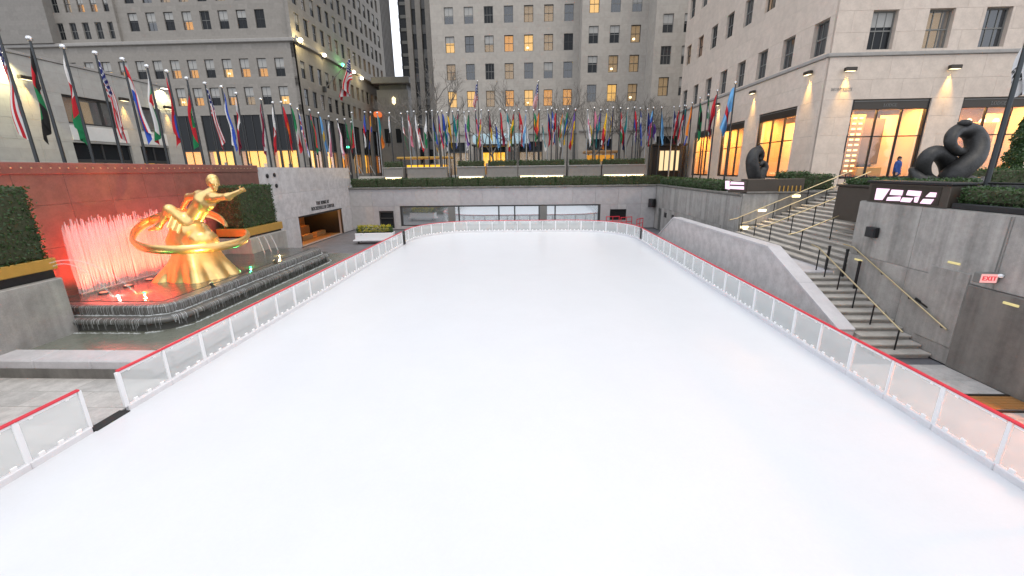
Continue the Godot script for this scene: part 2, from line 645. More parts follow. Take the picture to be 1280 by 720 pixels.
# ---------- windows of the office buildings: a part with sub-parts, alike ones share meshes ----------
func window_part(parent: Node3D, r: Rect2, z: float, kind: String, frame := Transform3D.IDENTITY) -> void:
	var w := r.size.x
	var h := r.size.y
	var key := "window %.2f %.2f %s" % [w, h, kind]
	if not cache.has(key):
		var o := Node3D.new()
		o.name = "window"
		var s := st()
		var t := 0.07
		box(s, Vector3(0, 0, -0.06), Vector3(w, t, 0.03))
		box(s, Vector3(0, h - t, -0.06), Vector3(w, h, 0.03))
		box(s, Vector3(0, t, -0.06), Vector3(t, h - t, 0.028))
		box(s, Vector3(w - t, t, -0.06), Vector3(w, h - t, 0.028))
		box(s, Vector3(t, h * 0.5 - 0.035, -0.055), Vector3(w - t, h * 0.5 + 0.035, 0.02))
		if kind.contains("grid"):
			for k in [1, 2]:
				box(s, Vector3(w * k / 3.0 - 0.02, t, -0.05), Vector3(w * k / 3.0 + 0.02, h - t, 0.012))
		else:
			box(s, Vector3(w * 0.5 - 0.02, t, -0.05), Vector3(w * 0.5 + 0.02, h - t, 0.012))
		part("frame", done(s), M.frame_dark if not kind.contains("grey") else M.frame_grey, o)
		s = st()
		quad(s, Vector3(t, t, -0.02), Vector3(w - t, t, -0.02), Vector3(w - t, h - t, -0.02), Vector3(t, h - t, -0.02), Vector3.BACK)
		if kind.begins_with("lit") or kind.begins_with("amber") or kind.begins_with("dim") or kind.begins_with("pale"):
			part("pane", done(s), M.pane, o)
			s = st()
			box(s, Vector3(0.01, 0.01, -0.5), Vector3(w - 0.01, h - 0.01, -0.45))
			var rm: String = {"l": "room_warm", "a": "room_amber", "d": "room_dim", "p": "room_pale"}[kind[0]]
			part("interior", done(s), M[rm], o)
			if kind.contains("bulb"):
				s = st()
				lathe(s, [Vector2(0.001, -0.12), Vector2(0.16, -0.08), Vector2(0.2, 0.0), Vector2(0.14, 0.12), Vector2(0.001, 0.14)], Vector3(w * 0.4, h * 0.24, -0.25), 8)
				part("ceiling_lamp", done(s), M.bulb, o)
		else:
			part("pane", done(s), M.pane_sky if kind.begins_with("sky") else M.pane_dark, o)
		if kind.contains("blind"):
			s = st()
			box(s, Vector3(t + 0.01, h * (0.45 if kind.contains("blind2") else 0.6), -0.012), Vector3(w - t - 0.01, h - t - 0.005, -0.004))
			part("blind", done(s), M.blind, o)
		cache[key] = o
	var c: Node3D = cache[key].duplicate()
	c.name = "window"
	parent.add_child(c, true)
	c.transform = frame * Transform3D(Basis.IDENTITY, Vector3(r.position.x, r.position.y, z))

func pick(opts: Array) -> String:
	return opts[rng.randi() % opts.size()]

func grid_windows(x_first: float, dx: float, nx: int, w: float, y_first: float, dy: float, ny: int, h: float) -> Array:
	var a := []
	for j in ny:
		for i in nx:
			a.append(Rect2(x_first + dx * i, y_first + dy * j, w, h))
	return a


# ---------- ground, lower floor ----------
func sheet(s: SurfaceTool, x0: float, x1: float, z0: float, z1: float, y: float) -> void:
	quad(s, Vector3(x0, y, z0), Vector3(x1, y, z0), Vector3(x1, y, z1), Vector3(x0, y, z1), Vector3.UP)

func build_ground() -> void:
	var s := st()
	sheet(s, -500, -17.35, -500, 40, PLAZA)
	sheet(s, -17.35, 11.95, -500, -40.35, PLAZA)
	sheet(s, -17.35, 11.95, 2.35, 40, PLAZA)
	sheet(s, 11.95, 500, -500, -24.3, PLAZA)
	sheet(s, 11.95, 500, -15.5, 40, PLAZA)
	sheet(s, 16.86, 500, -24.3, -15.5, PLAZA)
	structure("plaza_ground", done(s), M.plaza_paving)
	s = st()
	sheet(s, -17.4, 17.0, -40.4, 2.4, -0.06)
	structure("lower_floor", done(s), M.lower_floor)
	# stone pavers of the lower plaza where they are near enough to tell apart
	var pv := structure("lower_pavement", box_mesh(Vector3(-17.0, -0.058, -10.0), Vector3(-9.75, -0.03, 2.0)), M.lower_floor)
	pave(pv, -16.9, -9.72, -10.02, 1.0, 1.25, 0.72)
	var pv2 := structure("stairfoot_pavement", box_mesh(Vector3(8.75, -0.058, -12.0), Vector3(11.6, -0.03, 2.0)), M.lower_floor)
	pave(pv2, 8.72, 11.55, -11.2, 1.0, 0.95, 0.9)

func pave(parent: Node3D, x0: float, x1: float, z0: float, z1: float, w: float, d: float) -> void:
	var z := z0
	var row := 0
	while z < z1:
		var x := x0 - (w * 0.5 if row % 2 else 0.0)
		while x < x1 - 0.02:
			var a := maxf(x, x0)
			var b := minf(x + w, x1)
			if b - a > 0.08:
				part("paver", slab(Vector3(snappedf(b - a, 0.01) - 0.014, 0.04, d - 0.014), 0.005), M["paver%d" % (rng.randi() % 3)], parent, Vector3((a + b) / 2, -0.026 + rng.randf() * 0.004, z + d / 2))
			x += w
		z += d
		row += 1


# ---------- ice and its barrier ----------
const RL := -9.5
const RR := 8.45
const RF := -37.7
const RN := 0.6

func corner_arc(cx: float, cz: float, r: float, a0: float, a1: float, n: int) -> Array:
	var a := []
	for i in n + 1:
		var t := lerpf(a0, a1, float(i) / n)
		a.append(Vector2(cx + cos(t) * r, cz + sin(t) * r))
	return a

func build_rink() -> void:
	var poly := PackedVector2Array()
	poly.append(Vector2(RL, RN))
	for p in corner_arc(RL + 5.0, RF + 5.0, 5.0, PI, PI * 1.5, 12):
		poly.append(p)
	for p in corner_arc(RR - 5.0, RF + 5.0, 5.0, PI * 1.5, TAU, 12):
		poly.append(p)
	poly.append(Vector2(RR, RN))
	var s := st()
	prism(s, poly, -0.055, 0.0)
	structure("ice", done(s), M.ice)
	var straight := func(x: float, z0: float, z1: float) -> Array:
		var n: int = maxi(1, roundi(absf(z1 - z0) / 1.22))
		var a := []
		for i in n + 1:
			a.append(Vector2(x, lerpf(z0, z1, float(i) / n)))
		return a
	barrier("clear panel rink barrier with red rail beside the fountain curb end", straight.call(RL - 0.06, RN, -7.6))
	barrier("long clear rink barrier with red rail along the fountain pool", straight.call(RL - 0.06, -8.46, -31.0))
	var far := [Vector2(RL - 0.06, -31.75)]
	far.append_array(corner_arc(RL + 5.0, RF + 5.0, 5.06, PI, PI * 1.5, 7))
	for i in range(1, 7):
		far.append(Vector2(lerpf(RL + 5.0, RR - 5.0, i / 7.0), RF - 0.06))
	far.append_array(corner_arc(RR - 5.0, RF + 5.0, 5.06, PI * 1.5, TAU, 7))
	barrier("curved clear rink barrier in front of the long mirrored window", far)
	barrier("long clear rink barrier with red rail beside the staircase parapet", straight.call(RR + 0.06, -32.9, RN))
	for v in [[Vector2(RL - 0.06, -31.38), "black gate panel in rink barrier beside white flower planters"], [Vector2(RR + 0.06, -32.52), "black gate panel in rink barrier below the black speaker"]]:
		var g := thing("barrier_gate", v[1], "gate", Vector3(v[0].x, 0, v[0].y))
		part("panel", slab(Vector3(0.05, 0.95, 0.56), 0.01), M.rubber, g, Vector3(0, 0.52, 0))
		part("post", slab(Vector3(0.08, 1.02, 0.06), 0.01), M.black_metal, g, Vector3(0, 0.51, -0.3))
		part("post", slab(Vector3(0.08, 1.02, 0.06), 0.01), M.black_metal, g, Vector3(0, 0.51, 0.3))
		part("latch", slab(Vector3(0.12, 0.05, 0.1), 0.01), M.steel, g, Vector3(0, 0.8, 0.1))
	var mat_strip := thing("rubber_mat", "black rubber strip in the gap of rink barrier beside pale pavers", "mat", Vector3(RL - 0.1, -0.03, -8.03))
	part("mat", slab(Vector3(0.28, 0.05, 0.8), 0.01), M.rubber, mat_strip, Vector3(0, 0.026, 0))

func barrier(label: String, pts: Array) -> void:
	var t := thing("rink_barrier", label, "barrier", Vector3(pts[0].x, 0, pts[0].y), "clear barriers around the ice")
	var o := Vector3(pts[0].x, 0, pts[0].y)
	for i in pts.size():
		var p: Vector2 = pts[i]
		var dir: Vector2 = (pts[mini(i + 1, pts.size() - 1)] - pts[maxi(i - 1, 0)]).normalized()
		var yaw := -atan2(dir.y, dir.x)
		var wide := 0.11 if i % 2 == 0 else 0.075
		part("post", slab(Vector3(wide, 0.9, 0.06), 0.008), M.white_paint, t, Vector3(p.x, 0.55, p.y) - o, Vector3(0, yaw, 0))
		if i == pts.size() - 1:
			break
		var q: Vector2 = pts[i + 1]
		var e := q - p
		var len := e.length()
		var y2 := -atan2(e.y, e.x)
		var mid := Vector3((p.x + q.x) / 2, 0, (p.y + q.y) / 2) - o
		var r := Vector3(0, y2, 0)
		part("base_board", slab(Vector3(len - 0.004, 0.17, 0.12), 0.02), M.white_board, t, mid + Vector3(0, 0.055, 0), r)
		part("rail", slab(Vector3(len - 0.002, 0.045, 0.085), 0.012), M.red_rail, t, mid + Vector3(0, 1.02, 0), r)
		part("top_channel", slab(Vector3(len - 0.12, 0.05, 0.04), 0.005), M.white_paint, t, mid + Vector3(0, 0.968, 0), r)
		part("glass", slab(Vector3(len - 0.1, 0.8, 0.012), 0.002), M.barrier_glass, t, mid + Vector3(0, 0.555, 0), r)
		var ax := Vector3(cos(y2), 0, -sin(y2))
		for k in [-0.3, 0.0, 0.3]:
			part("clip", slab(Vector3(0.11, 0.09, 0.06), 0.012), M.white_plastic, t, mid + ax * (len * k) + Vector3(0, 0.165, 0), r)
		for k in [-0.28, 0.28]:
			part("clip", slab(Vector3(0.07, 0.05, 0.045), 0.01), M.white_plastic, t, mid + ax * (len * k) + Vector3(0, 0.94, 0), r)


# ---------- retaining walls of the sunken plaza ----------
func granites(called: String) -> Array:
	return [M[called + "0"], M[called + "1"], M[called + "2"]]

func text_part(called: String, what: String, size: float, mat_: Material, parent: Node3D, at: Vector3, rot: Vector3, font := "Droid Sans", bold := 0) -> void:
	var tm := TextMesh.new()
	tm.text = what
	var f := SystemFont.new()
	f.font_names = [font]
	f.font_weight = 700 if bold else 400
	tm.font = f
	tm.font_size = 64
	tm.pixel_size = size / 46.0
	tm.depth = 0.02
	tm.curve_step = 4.0
	part(called, tm, mat_, parent, at, rot)

func build_walls() -> void:
	# red granite wall behind the fountain, facing +x
	var w := thing("red_granite_wall", "polished red granite wall behind the fountain with metal studs on top", "wall", Vector3(-17.04, 0, 6), "", PI / 2)
	part("core", wall_mesh(32.6, 5.82, [], 0.3), M.red_granite1, w)
	slabs_over(w, "granite_panel", 0.0, 32.6, [0.0, 1.3, 2.9, 4.4, 5.45], 1.63, [], granites("red_granite"), 0.04, 0.008, 0.0)
	part("coping", slab(Vector3(32.6, 0.4, 0.42), 0.02), M.red_granite0, w, Vector3(16.3, 5.65, -0.12))
	for i in 74:
		part("stud", slab(Vector3(0.05, 0.05, 0.03), 0.01), M.brass_rail, w, Vector3(10.0 + i * 0.3, 5.66, 0.1))
	# grey wall with the glazed entrance
	var hole := Rect2(3.9, 0.0, 7.4, 2.25)
	var g := thing("grey_granite_wall", "pale grey granite wall with lettering above a wide entrance", "wall", Vector3(-17.04, 0, -26.6), "", PI / 2)
	part("core", wall_mesh(13.8, 5.75, [hole], 0.35), M.pale_granite1, g)
	slabs_over(g, "granite_panel", 0.0, 13.8, [0.0, 2.25, 4.0, 5.72], 2.3, [hole], granites("hall_granite"), 0.04, 0.01, 0.0)
	text_part("lettering", "THE RINK AT", 0.27, M.black_metal, g, Vector3(7.9, 3.0, 0.055), Vector3.ZERO, "Droid Sans", 1)
	text_part("lettering", "ROCKEFELLER CENTER", 0.27, M.black_metal, g, Vector3(7.9, 2.62, 0.055), Vector3.ZERO, "Droid Sans", 1)
	for p in [Vector3(0.9, 5.2, 0), Vector3(1.7, 5.25, 0), Vector3(1.75, 4.55, 0)]:
		part("spotlight_hole", lathe_mesh([Vector2(0.001, -0.03), Vector2(0.13, -0.03), Vector2(0.14, 0.03), Vector2(0.001, 0.035)], 12), M.black_metal, g, p + Vector3(0, 0, 0.06), Vector3(PI / 2, 0, 0))
	# entrance room behind it
	var room := thing("rink_entrance", "dim amber lit entrance hall under the rink lettering", "entrance", Vector3(-17.4, 0, -30.5), "", PI / 2)
	var s := st()
	box(s, Vector3(0, -0.02, -3.2), Vector3(7.4, 0.01, 0))
	part("floor", done(s), M.wood_floor, room)
	part("back_wall", box_mesh(Vector3(-0.1, 0, -3.3), Vector3(7.5, 2.6, -3.2)), M.shelf_wood, room)
	part("side_wall", box_mesh(Vector3(-0.1, 0, -3.2), Vector3(0, 2.6, 0)), M.shelf_wood, room)
	part("side_wall", box_mesh(Vector3(7.4, 0, -3.2), Vector3(7.5, 2.6, 0)), M.black_metal, room)
	part("ceiling", box_mesh(Vector3(0, 2.4, -3.2), Vector3(7.4, 2.6, 0)), M.shelf_wood, room)
	part("ceiling_lamp", box_mesh(Vector3(2, 2.33, -2.2), Vector3(5.4, 2.38, -1.8)), M.room_amber, room)
	part("counter", slab(Vector3(4.5, 0.9, 0.6), 0.02), M.wood_floor, room, Vector3(3.8, 0.46, -2.4))
	for i in 2:
		part("door_jamb", slab(Vector3(0.1, 2.25, 0.14), 0.01), M.bronze, room, Vector3(0.06 + i * 7.28, 1.12, 0.3))
	for i in 3:
		part("bench", slab(Vector3(1.6, 0.4, 0.4), 0.02), M.shelf_wood, room, Vector3(1.3 + i * 2.3, 0.2, -1.2))
	part("header", slab(Vector3(7.4, 0.12, 0.14), 0.01), M.black_metal, room, Vector3(3.7, 2.19, 0.34))
	lamp_omni(room, Vector3(3.7, 2.1, -2.0), Color(1.0, 0.7, 0.35), 2.2, 0.05)
	# far wall with the long window
	var long_win := Rect2(4.7, 0.3, 18.9, 1.9)
	var vent := Rect2(24.5, 0.72, 1.5, 1.0)
	var side_win := Rect2(2.65, 0.1, 1.4, 1.65)
	var fholes := [long_win, vent, side_win]
	var f := thing("far_retaining_wall", "long grey stone retaining wall behind the ice below the hedge", "wall", Vector3(-17.0, 0, -40.0))
	part("core", wall_mesh(28.65, 3.8, fholes, 0.35), M.grey_granite1, f)
	slabs_over(f, "stone_panel", 0.0, 28.6, [0.0, 2.2, 3.78], 2.1, fholes, granites("pale_granite"), 0.04, 0.012, 0.0)
	part("coping", slab(Vector3(28.7, 0.14, 0.6), 0.02), M.dark_panel, f, Vector3(14.3, 3.86, -0.1))
	var lw := node("long_window", f, Vector3(long_win.position.x, long_win.position.y, -0.12))
	s = st()
	box(s, Vector3(0, 1.78, -0.05), Vector3(18.9, 1.9, 0.1))
	box(s, Vector3(0, 0, -0.05), Vector3(18.9, 0.1, 0.1))
	part("frame", done(s), M.frame_dark, lw)
	for x in [0.06, 5.6, 9.4, 10.9, 13.2, 14.7, 18.82]:
		part("mullion", slab(Vector3(0.12 if x > 0.5 and x < 18.0 else 0.25, 1.7, 0.16), 0.01), M.frame_dark, lw, Vector3(x, 0.93, 0.03))
	for x in [4.9, 13.6]:
		part("pier", slab(Vector3(0.62, 1.72, 0.2), 0.015), M.frame_grey, lw, Vector3(x, 0.93, 0.06))
	for x in [0.2, 5.25, 9.45, 10.95, 13.95]:
		var x2: float = {0.2: 4.55, 5.25: 9.35, 9.45: 10.85, 10.95: 13.25, 13.95: 18.7}[x]
		part("pane", box_mesh(Vector3(x, 0.08, -0.01), Vector3(x2, 1.8, 0.0)), M.mirror_glass, lw)
	var vn := node("vent", f, Vector3(24.5, 0.72, -0.1))
	part("backing", box_mesh(Vector3(0, 0, -0.1), Vector3(1.5, 1.0, -0.06)), M.black_metal, vn)
	for i in 7:
		part("slat", slab(Vector3(1.46, 0.09, 0.03), 0.006), M.dark_metal, vn, Vector3(0.75, 0.08 + i * 0.14, 0.02), Vector3(0.5, 0, 0))
	var sw := node("side_window", f, Vector3(2.65, 0.1, -0.1))
	part("pane", box_mesh(Vector3(0.0, 0, -0.05), Vector3(1.4, 1.65, -0.03)), M.pane_dark, sw)
	s = st()
	for b in [[0, 0, 0.1, 1.65], [1.3, 0, 1.4, 1.65], [0.1, 1.5, 1.3, 1.65], [0.1, 0.9, 1.3, 1.0]]:
		box(s, Vector3(b[0], b[1], -0.03), Vector3(b[2], b[3], 0.08))
	part("frame", done(s), M.frame_dark, sw)
	# right wall beyond the staircase, facing -x
	var door := Rect2(1.1, 0.0, 0.9, 1.9)
	var r := thing("far_side_wall", "grey granite side wall between far window wall and staircase", "wall", Vector3(11.64, 0, -40.0), "", -PI / 2)
	part("core", wall_mesh(16.0, 3.85, [door], 0.3), M.grey_granite1, r)
	slabs_over(r, "stone_panel", 0.0, 16.0, [0.0, 2.0, 3.82], 2.0, [door], granites("grey_granite"), 0.04, 0.012, 0.0)
	part("coping", slab(Vector3(16.0, 0.12, 0.5), 0.02), M.dark_panel, r, Vector3(8.0, 3.9, -0.12))
	part("door", box_mesh(Vector3(1.1, 0, -0.12), Vector3(2.0, 1.9, -0.08)), M.black_metal, r)
	part("door_frame", slab(Vector3(0.08, 1.9, 0.12), 0.01), M.frame_grey, r, Vector3(1.55, 0.95, -0.04))
	for a in [[3.3, 1.5, 0.55], [5.2, 1.5, 0.4], [6.8, 1.3, 0.5], [9.0, 1.1, 0.5]]:
		part("grille", slab(Vector3(a[2], 0.4, 0.05), 0.01), M.black_metal, r, Vector3(a[0], a[1], 0.07))
	# near right wall
	var door2 := Rect2(18.3, 0.0, 2.2, 2.3)
	var n := thing("near_side_wall", "tall streaked grey granite wall beside the staircase carrying an exit box", "wall", Vector3(11.64, 0, -24.0 + 8.5), "", -PI / 2)
	var dd := Rect2(8.2, 0.0, 2.4, 2.2)
	part("core", wall_mesh(21.5, 4.2, [dd], 0.4), M.grey_granite1, n)
	slabs_over(n, "stone_panel", 0.0, 21.5, [0.0, 2.35, 4.18], 2.45, [dd, Rect2(4.35, 0.0, 17.2, 2.35)], granites("grey_granite"), 0.04, 0.01, 0.0)
	for i in 7:
		var x0 := 4.35 + i * 2.45
		var x1 := minf(x0 + 2.44, 21.5)
		if i == 1:
			x1 = 8.2
		if i == 2:
			x0 = 10.6
		part("wainscot_panel", slab(Vector3(x1 - x0 - 0.008, 2.34, 0.1), 0.02), M.dark_panel, n, Vector3((x0 + x1) / 2, 1.17, 0.06))
	part("wainscot_panel", slab(Vector3(1.15, 2.1, 0.05), 0.015), M.grey_granite1, n, Vector3(3.75, 1.55, 0.055))
	part("recessed_rail", slab(Vector3(0.5, 0.08, 0.04), 0.01), M.black_metal, n, Vector3(3.2, 1.45, 0.06), Vector3(0, 0, -0.3))
	for v in [[Vector2(3.8, 2.79), 0.0], [Vector2(5.45, 2.14), 0.06], [Vector2(0.5, 2.18), 0.0]]:
		part("wall_light", slab(Vector3(0.34, 0.06, 0.04), 0.01), M.wall_glow, n, Vector3(v[0].x, v[0].y, 0.06 + v[1]))
	# warm doorway in the near part, out of the picture
	var sh := thing("skate_shop_doorway", "warm lit doorway in the side wall beside the painted floor reflection", "doorway", Vector3(11.66, 0, -7.3), "", -PI / 2)
	part("floor", box_mesh(Vector3(0, -0.02, -2.0), Vector3(2.4, 0.0, -0.02)), M.wood_floor, sh)
	part("back_wall", box_mesh(Vector3(-0.1, 0, -2.1), Vector3(2.5, 2.4, -2.0)), M.room_wall, sh)
	part("side_wall", box_mesh(Vector3(-0.1, 0, -2.0), Vector3(0, 2.4, -0.42)), M.room_wall, sh)
	part("side_wall", box_mesh(Vector3(2.4, 0, -2.0), Vector3(2.5, 2.4, -0.42)), M.room_wall, sh)
	part("ceiling", box_mesh(Vector3(-0.1, 2.25, -2.0), Vector3(2.5, 2.4, -0.42)), M.room_wall, sh)
	part("ceiling_lamp", box_mesh(Vector3(0.6, 2.18, -1.4), Vector3(1.8, 2.24, -0.6)), M.shop_orange, sh)
	lamp_omni(sh, Vector3(1.2, 2.0, -0.5), Color(1.0, 0.6, 0.4), 9.0, 0.05)
	# near end wall under the viewer
	var e := thing("near_end_wall", "grey stone end wall of the sunken rink opposite the long window", "wall", Vector3(11.6, 0, 2.0), "", PI)
	part("core", wall_mesh(28.6, 4.2, [], 0.3), M.grey_granite1, e)


func extrude_x(poly: PackedVector2Array, x0: float, x1: float) -> ArrayMesh:
	# poly is (z, y)
	var s := st()
	var idx := Geometry2D.triangulate_polygon(poly)
	for i in range(0, idx.size(), 3):
		for x in [x0, x1]:
			tri(s, Vector3(x, poly[idx[i]].y, poly[idx[i]].x), Vector3(x, poly[idx[i + 1]].y, poly[idx[i + 1]].x), Vector3(x, poly[idx[i + 2]].y, poly[idx[i + 2]].x), Vector3.LEFT if x == x0 else Vector3.RIGHT)
	for i in poly.size():
		var p := poly[i]
		var q := poly[(i + 1) % poly.size()]
		var e := (q - p).normalized()
		var nn := Vector2(e.y, -e.x)
		if Geometry2D.is_point_in_polygon((p + q) * 0.5 + nn * 0.002, poly):
			nn = -nn
		quad(s, Vector3(x0, p.y, p.x), Vector3(x0, q.y, q.x), Vector3(x1, q.y, q.x), Vector3(x1, p.y, p.x), Vector3(0, nn.y, nn.x))
	return done(s)

func build_stairs() -> void:
	# lower flight, coming down towards the viewer
	var lo := thing("lower_stairs", "lower flight of grey stone steps between parapet and side wall", "stairs", Vector3(10.82, 0, -15.6))
	for i in 11:
		var top := 1.62 - 0.135 * (i + 1)
		var z := 0.36 * i
		var stp := part("step", slab(Vector3(1.5, 0.06, 0.4), 0.012), M.step_stone, lo, Vector3(0, top - 0.03, z + 0.2 - 0.0))
		part("riser", box_mesh(Vector3(-0.75, -1.0, -0.17), Vector3(0.75, -0.031, 0.13)) if top > 1.0 else box_mesh(Vector3(-0.75, -top + 0.03, -0.17), Vector3(0.75, -0.031, 0.13)), M.step_stone, stp)
	part("bottom_riser", box_mesh(Vector3(-0.75, -0.05, -0.3), Vector3(0.75, 0.1, 3.92)), M.step_stone, lo)
	var ld := structure("stair_landing", box_mesh(Vector3(10.06, 0, -23.98), Vector3(11.9, 1.56, -15.6)), M.step_stone)
	var z0 := -23.96
	while z0 < -15.7:
		part("landing_slab", slab(Vector3(1.83, 0.06, 1.03), 0.01), M.cap_stone, ld, Vector3(10.98, 1.592, z0 + 0.53))
		z0 += 1.046
	# upper flight, coming down towards the ice
	var up := thing("upper_stairs", "wide upper flight of grey stone steps rising to the plaza", "stairs", Vector3(11.2, 1.62, -19.75))
	for k in 17:
		var top := 0.146 * (k + 1)
		var x := 0.333 * k
		var stp := part("step", slab(Vector3(0.37, 0.06, 8.4), 0.012), M.step_stone, up, Vector3(x + 0.15, top - 0.03, 0))
		part("riser", box_mesh(Vector3(-0.115, -0.5, -4.2), Vector3(0.18, -0.031, 4.2)), M.step_stone, stp)
	var bk := thing("stair_side_wall", "stone side wall of the upper stairs with three step lights", "wall", Vector3(11.66, 0, -24.0))
	part("core", wall_mesh(5.6, 3.98, [], 0.3), M.dark_panel, bk)
	slabs_over(bk, "stone_panel", 0.0, 5.6, [0.0, 2.3, 3.97], 1.9, [], [M.dark_panel, M.grey_granite1, M.pier_stone], 0.03, 0.01, 0.0)
	for a in [[914, 284], [952.5, 263], [995, 245]]:
		var p := on_z(a[0], a[1], -23.95)
		if a[0] == 914:
			p.x = 11.95
		var lt := part("step_light", slab(Vector3(0.42, 0.12, 0.05), 0.01), M.strip_light, bk, p - bk.position + Vector3(0, 0, 0.02))
		lamp_spot(lt, Vector3(0, -0.02, 0.06), Vector3(0, -1, 0.5), Color(1.0, 0.85, 0.6), 0.35, 60.0)
	part("coping", slab(Vector3(5.4, 0.1, 0.45), 0.02), M.dark_panel, bk, Vector3(2.85, 4.03, -0.1))
	# side of the flight under the bronze planter and the near cheek
	var ck := thing("stair_cheek_wall", "grey stone cheek wall carrying the bronze planter beside the stairs", "wall", Vector3(12.06, 0, -15.92))
	part("core", box_mesh(Vector3(0, 0, 0), Vector3(4.8, 4.09, 0.4)), M.grey_granite1, ck)
	# sloped parapet beside the ice
	var pr := thing("stair_parapet", "sloping pale stone parapet wall between rink barrier and stairs", "parapet", Vector3(9.8, 0, -20))
	var poly := PackedVector2Array([Vector2(-32.4, -0.05), Vector2(-32.4, 0.1), Vector2(-28.6, 2.12), Vector2(-17.1, 2.22), Vector2(-12.55, 0.42), Vector2(-12.55, -0.05)])
	for i in poly.size():
		poly[i].x += 20.0
	part("body", extrude_x(poly, -0.22, 0.22), M.hall_granite1, pr)
	var prof := [Vector2(-12.4, 0.1), Vector2(-8.6, 2.12), Vector2(2.9, 2.22), Vector2(7.45, 0.42)]
	for i in 3:
		var a: Vector2 = prof[i]
		var b: Vector2 = prof[i + 1]
		var pieces := [2, 5, 2][i] as int
		for k in pieces:
			var p := a.lerp(b, float(k) / pieces)
			var q := a.lerp(b, float(k + 1) / pieces)
			var c := (p + q) / 2
			var len := (q - p).length()
			part("cap_stone", slab(Vector3(0.52, 0.11, len - 0.006), 0.012), M.cap_stone, pr, Vector3(0, c.y + 0.05, c.x), Vector3(-atan2(q.y - p.y, q.x - p.x), 0, 0))
	# handrails
	handrail("brass handrail on black posts down the middle of lower stairs", [Vector3(10.75, 2.5, -16.3), Vector3(10.75, 2.46, -15.9), Vector3(10.75, 0.74, -11.75)], [[0.02, 1.62], [0.14, 1.45], [0.32, 1.09], [0.52, 0.76], [0.72, 0.42], [0.97, 0.08]], true)
	handrail("brass handrail fixed along the streaked wall of lower stairs", [Vector3(11.48, 2.62, -15.7), Vector3(11.48, 2.6, -15.2), Vector3(11.48, 1.0, -11.3)], [], false, -0.1)
	for a in [[-23.72, "brass handrail along the side wall with step lights", 0.2], [-22.3, "brass handrail on upper stairs second from the lit side wall", 0.0], [-20.6, "short brass handrail on upper stairs third from the lit side wall", 0.0], [-18.3, "brass handrail on upper stairs nearest the bronze planter", 0.0]]:
		var z: float = a[0]
		var x1 := 16.9 if z < -21.5 else (14.6 if z < -19 else 15.4)
		var y1 := 1.62 + (x1 - 11.2) / 0.333 * 0.146 + 0.95
		handrail(a[1], [Vector3(11.0, 2.58, z), Vector3(11.35, 2.66, z), Vector3(x1, y1, z)], [[0.06, 0.0], [0.35, 0.0], [0.65, 0.0], [0.97, 0.0]], true)
	for a in [Vector3(11.15, 1.62, -15.9), Vector3(11.3, 1.62, -15.2), Vector3(11.42, 1.3, -14.7)]:
		var b := thing("bollard_post", "short black metal post on the landing by the wall" if a.z < -15.5 else ("short black metal post beside the top lower step" if a.z < -15.0 else "short black metal post two steps below the landing"), "post", Vector3(a.x, a.y - 0.1, a.z), "black posts at the stair turn")
		part("post", tube_mesh([Vector3.ZERO, Vector3(0, 0.95, 0)], [0.045, 0.045], 10), M.black_metal, b)
		part("cap", lathe_mesh([Vector2(0.0, 0.0), Vector2(0.055, 0.0), Vector2(0.05, 0.05), Vector2(0.0, 0.07)], 10), M.black_metal, b, Vector3(0, 0.95, 0))

func handrail(label: String, pts: Array, posts: Array, with_posts: bool, wall_dx := 0.0) -> void:
	var t := thing("handrail", label, "handrail", pts[0], "brass handrails of the staircase")
	var o: Vector3 = pts[0]
	var loc := []
	for p in pts:
		loc.append(p - o)
	part("rail", tube_mesh(loc, [0.024, 0.024, 0.024], 10), M.brass_rail, t)
	var a: Vector3 = pts[1]
	var b: Vector3 = pts[2]
	if with_posts:
		for v in posts:
			var p := a.lerp(b, v[0])
			part("post", tube_mesh([Vector3(0, -0.98, 0), Vector3(0, -0.02, 0)], [0.022, 0.022], 8), M.black_metal, t, p - o)
	else:
		for v in [0.05, 0.35, 0.65, 0.95]:
			var p := a.lerp(b, v)
			part("bracket", tube_mesh([Vector3(0, -0.02, 0), Vector3(0.03, -0.09, 0), Vector3(0.14, -0.1, 0)], [0.012, 0.012, 0.012], 6), M.black_metal, t, p - o)


# ---------- buildings ----------
func frame_at(o: Vector3, turn: float) -> Transform3D:
	return Transform3D(Basis(Vector3.UP, turn), o)

func put(o: Node3D, frame: Transform3D) -> Node3D:
	o.transform = frame * o.transform
	return o

const OFFICE := ["dark", "dark blind", "sky", "sky blind2", "dark blind2", "lit", "amber", "dim", "lit bulb", "sky grid", "pale"]
const GLOOM := ["dark", "dark blind", "dark blind2", "dark", "sky", "dark grey", "dim", "sky blind"]

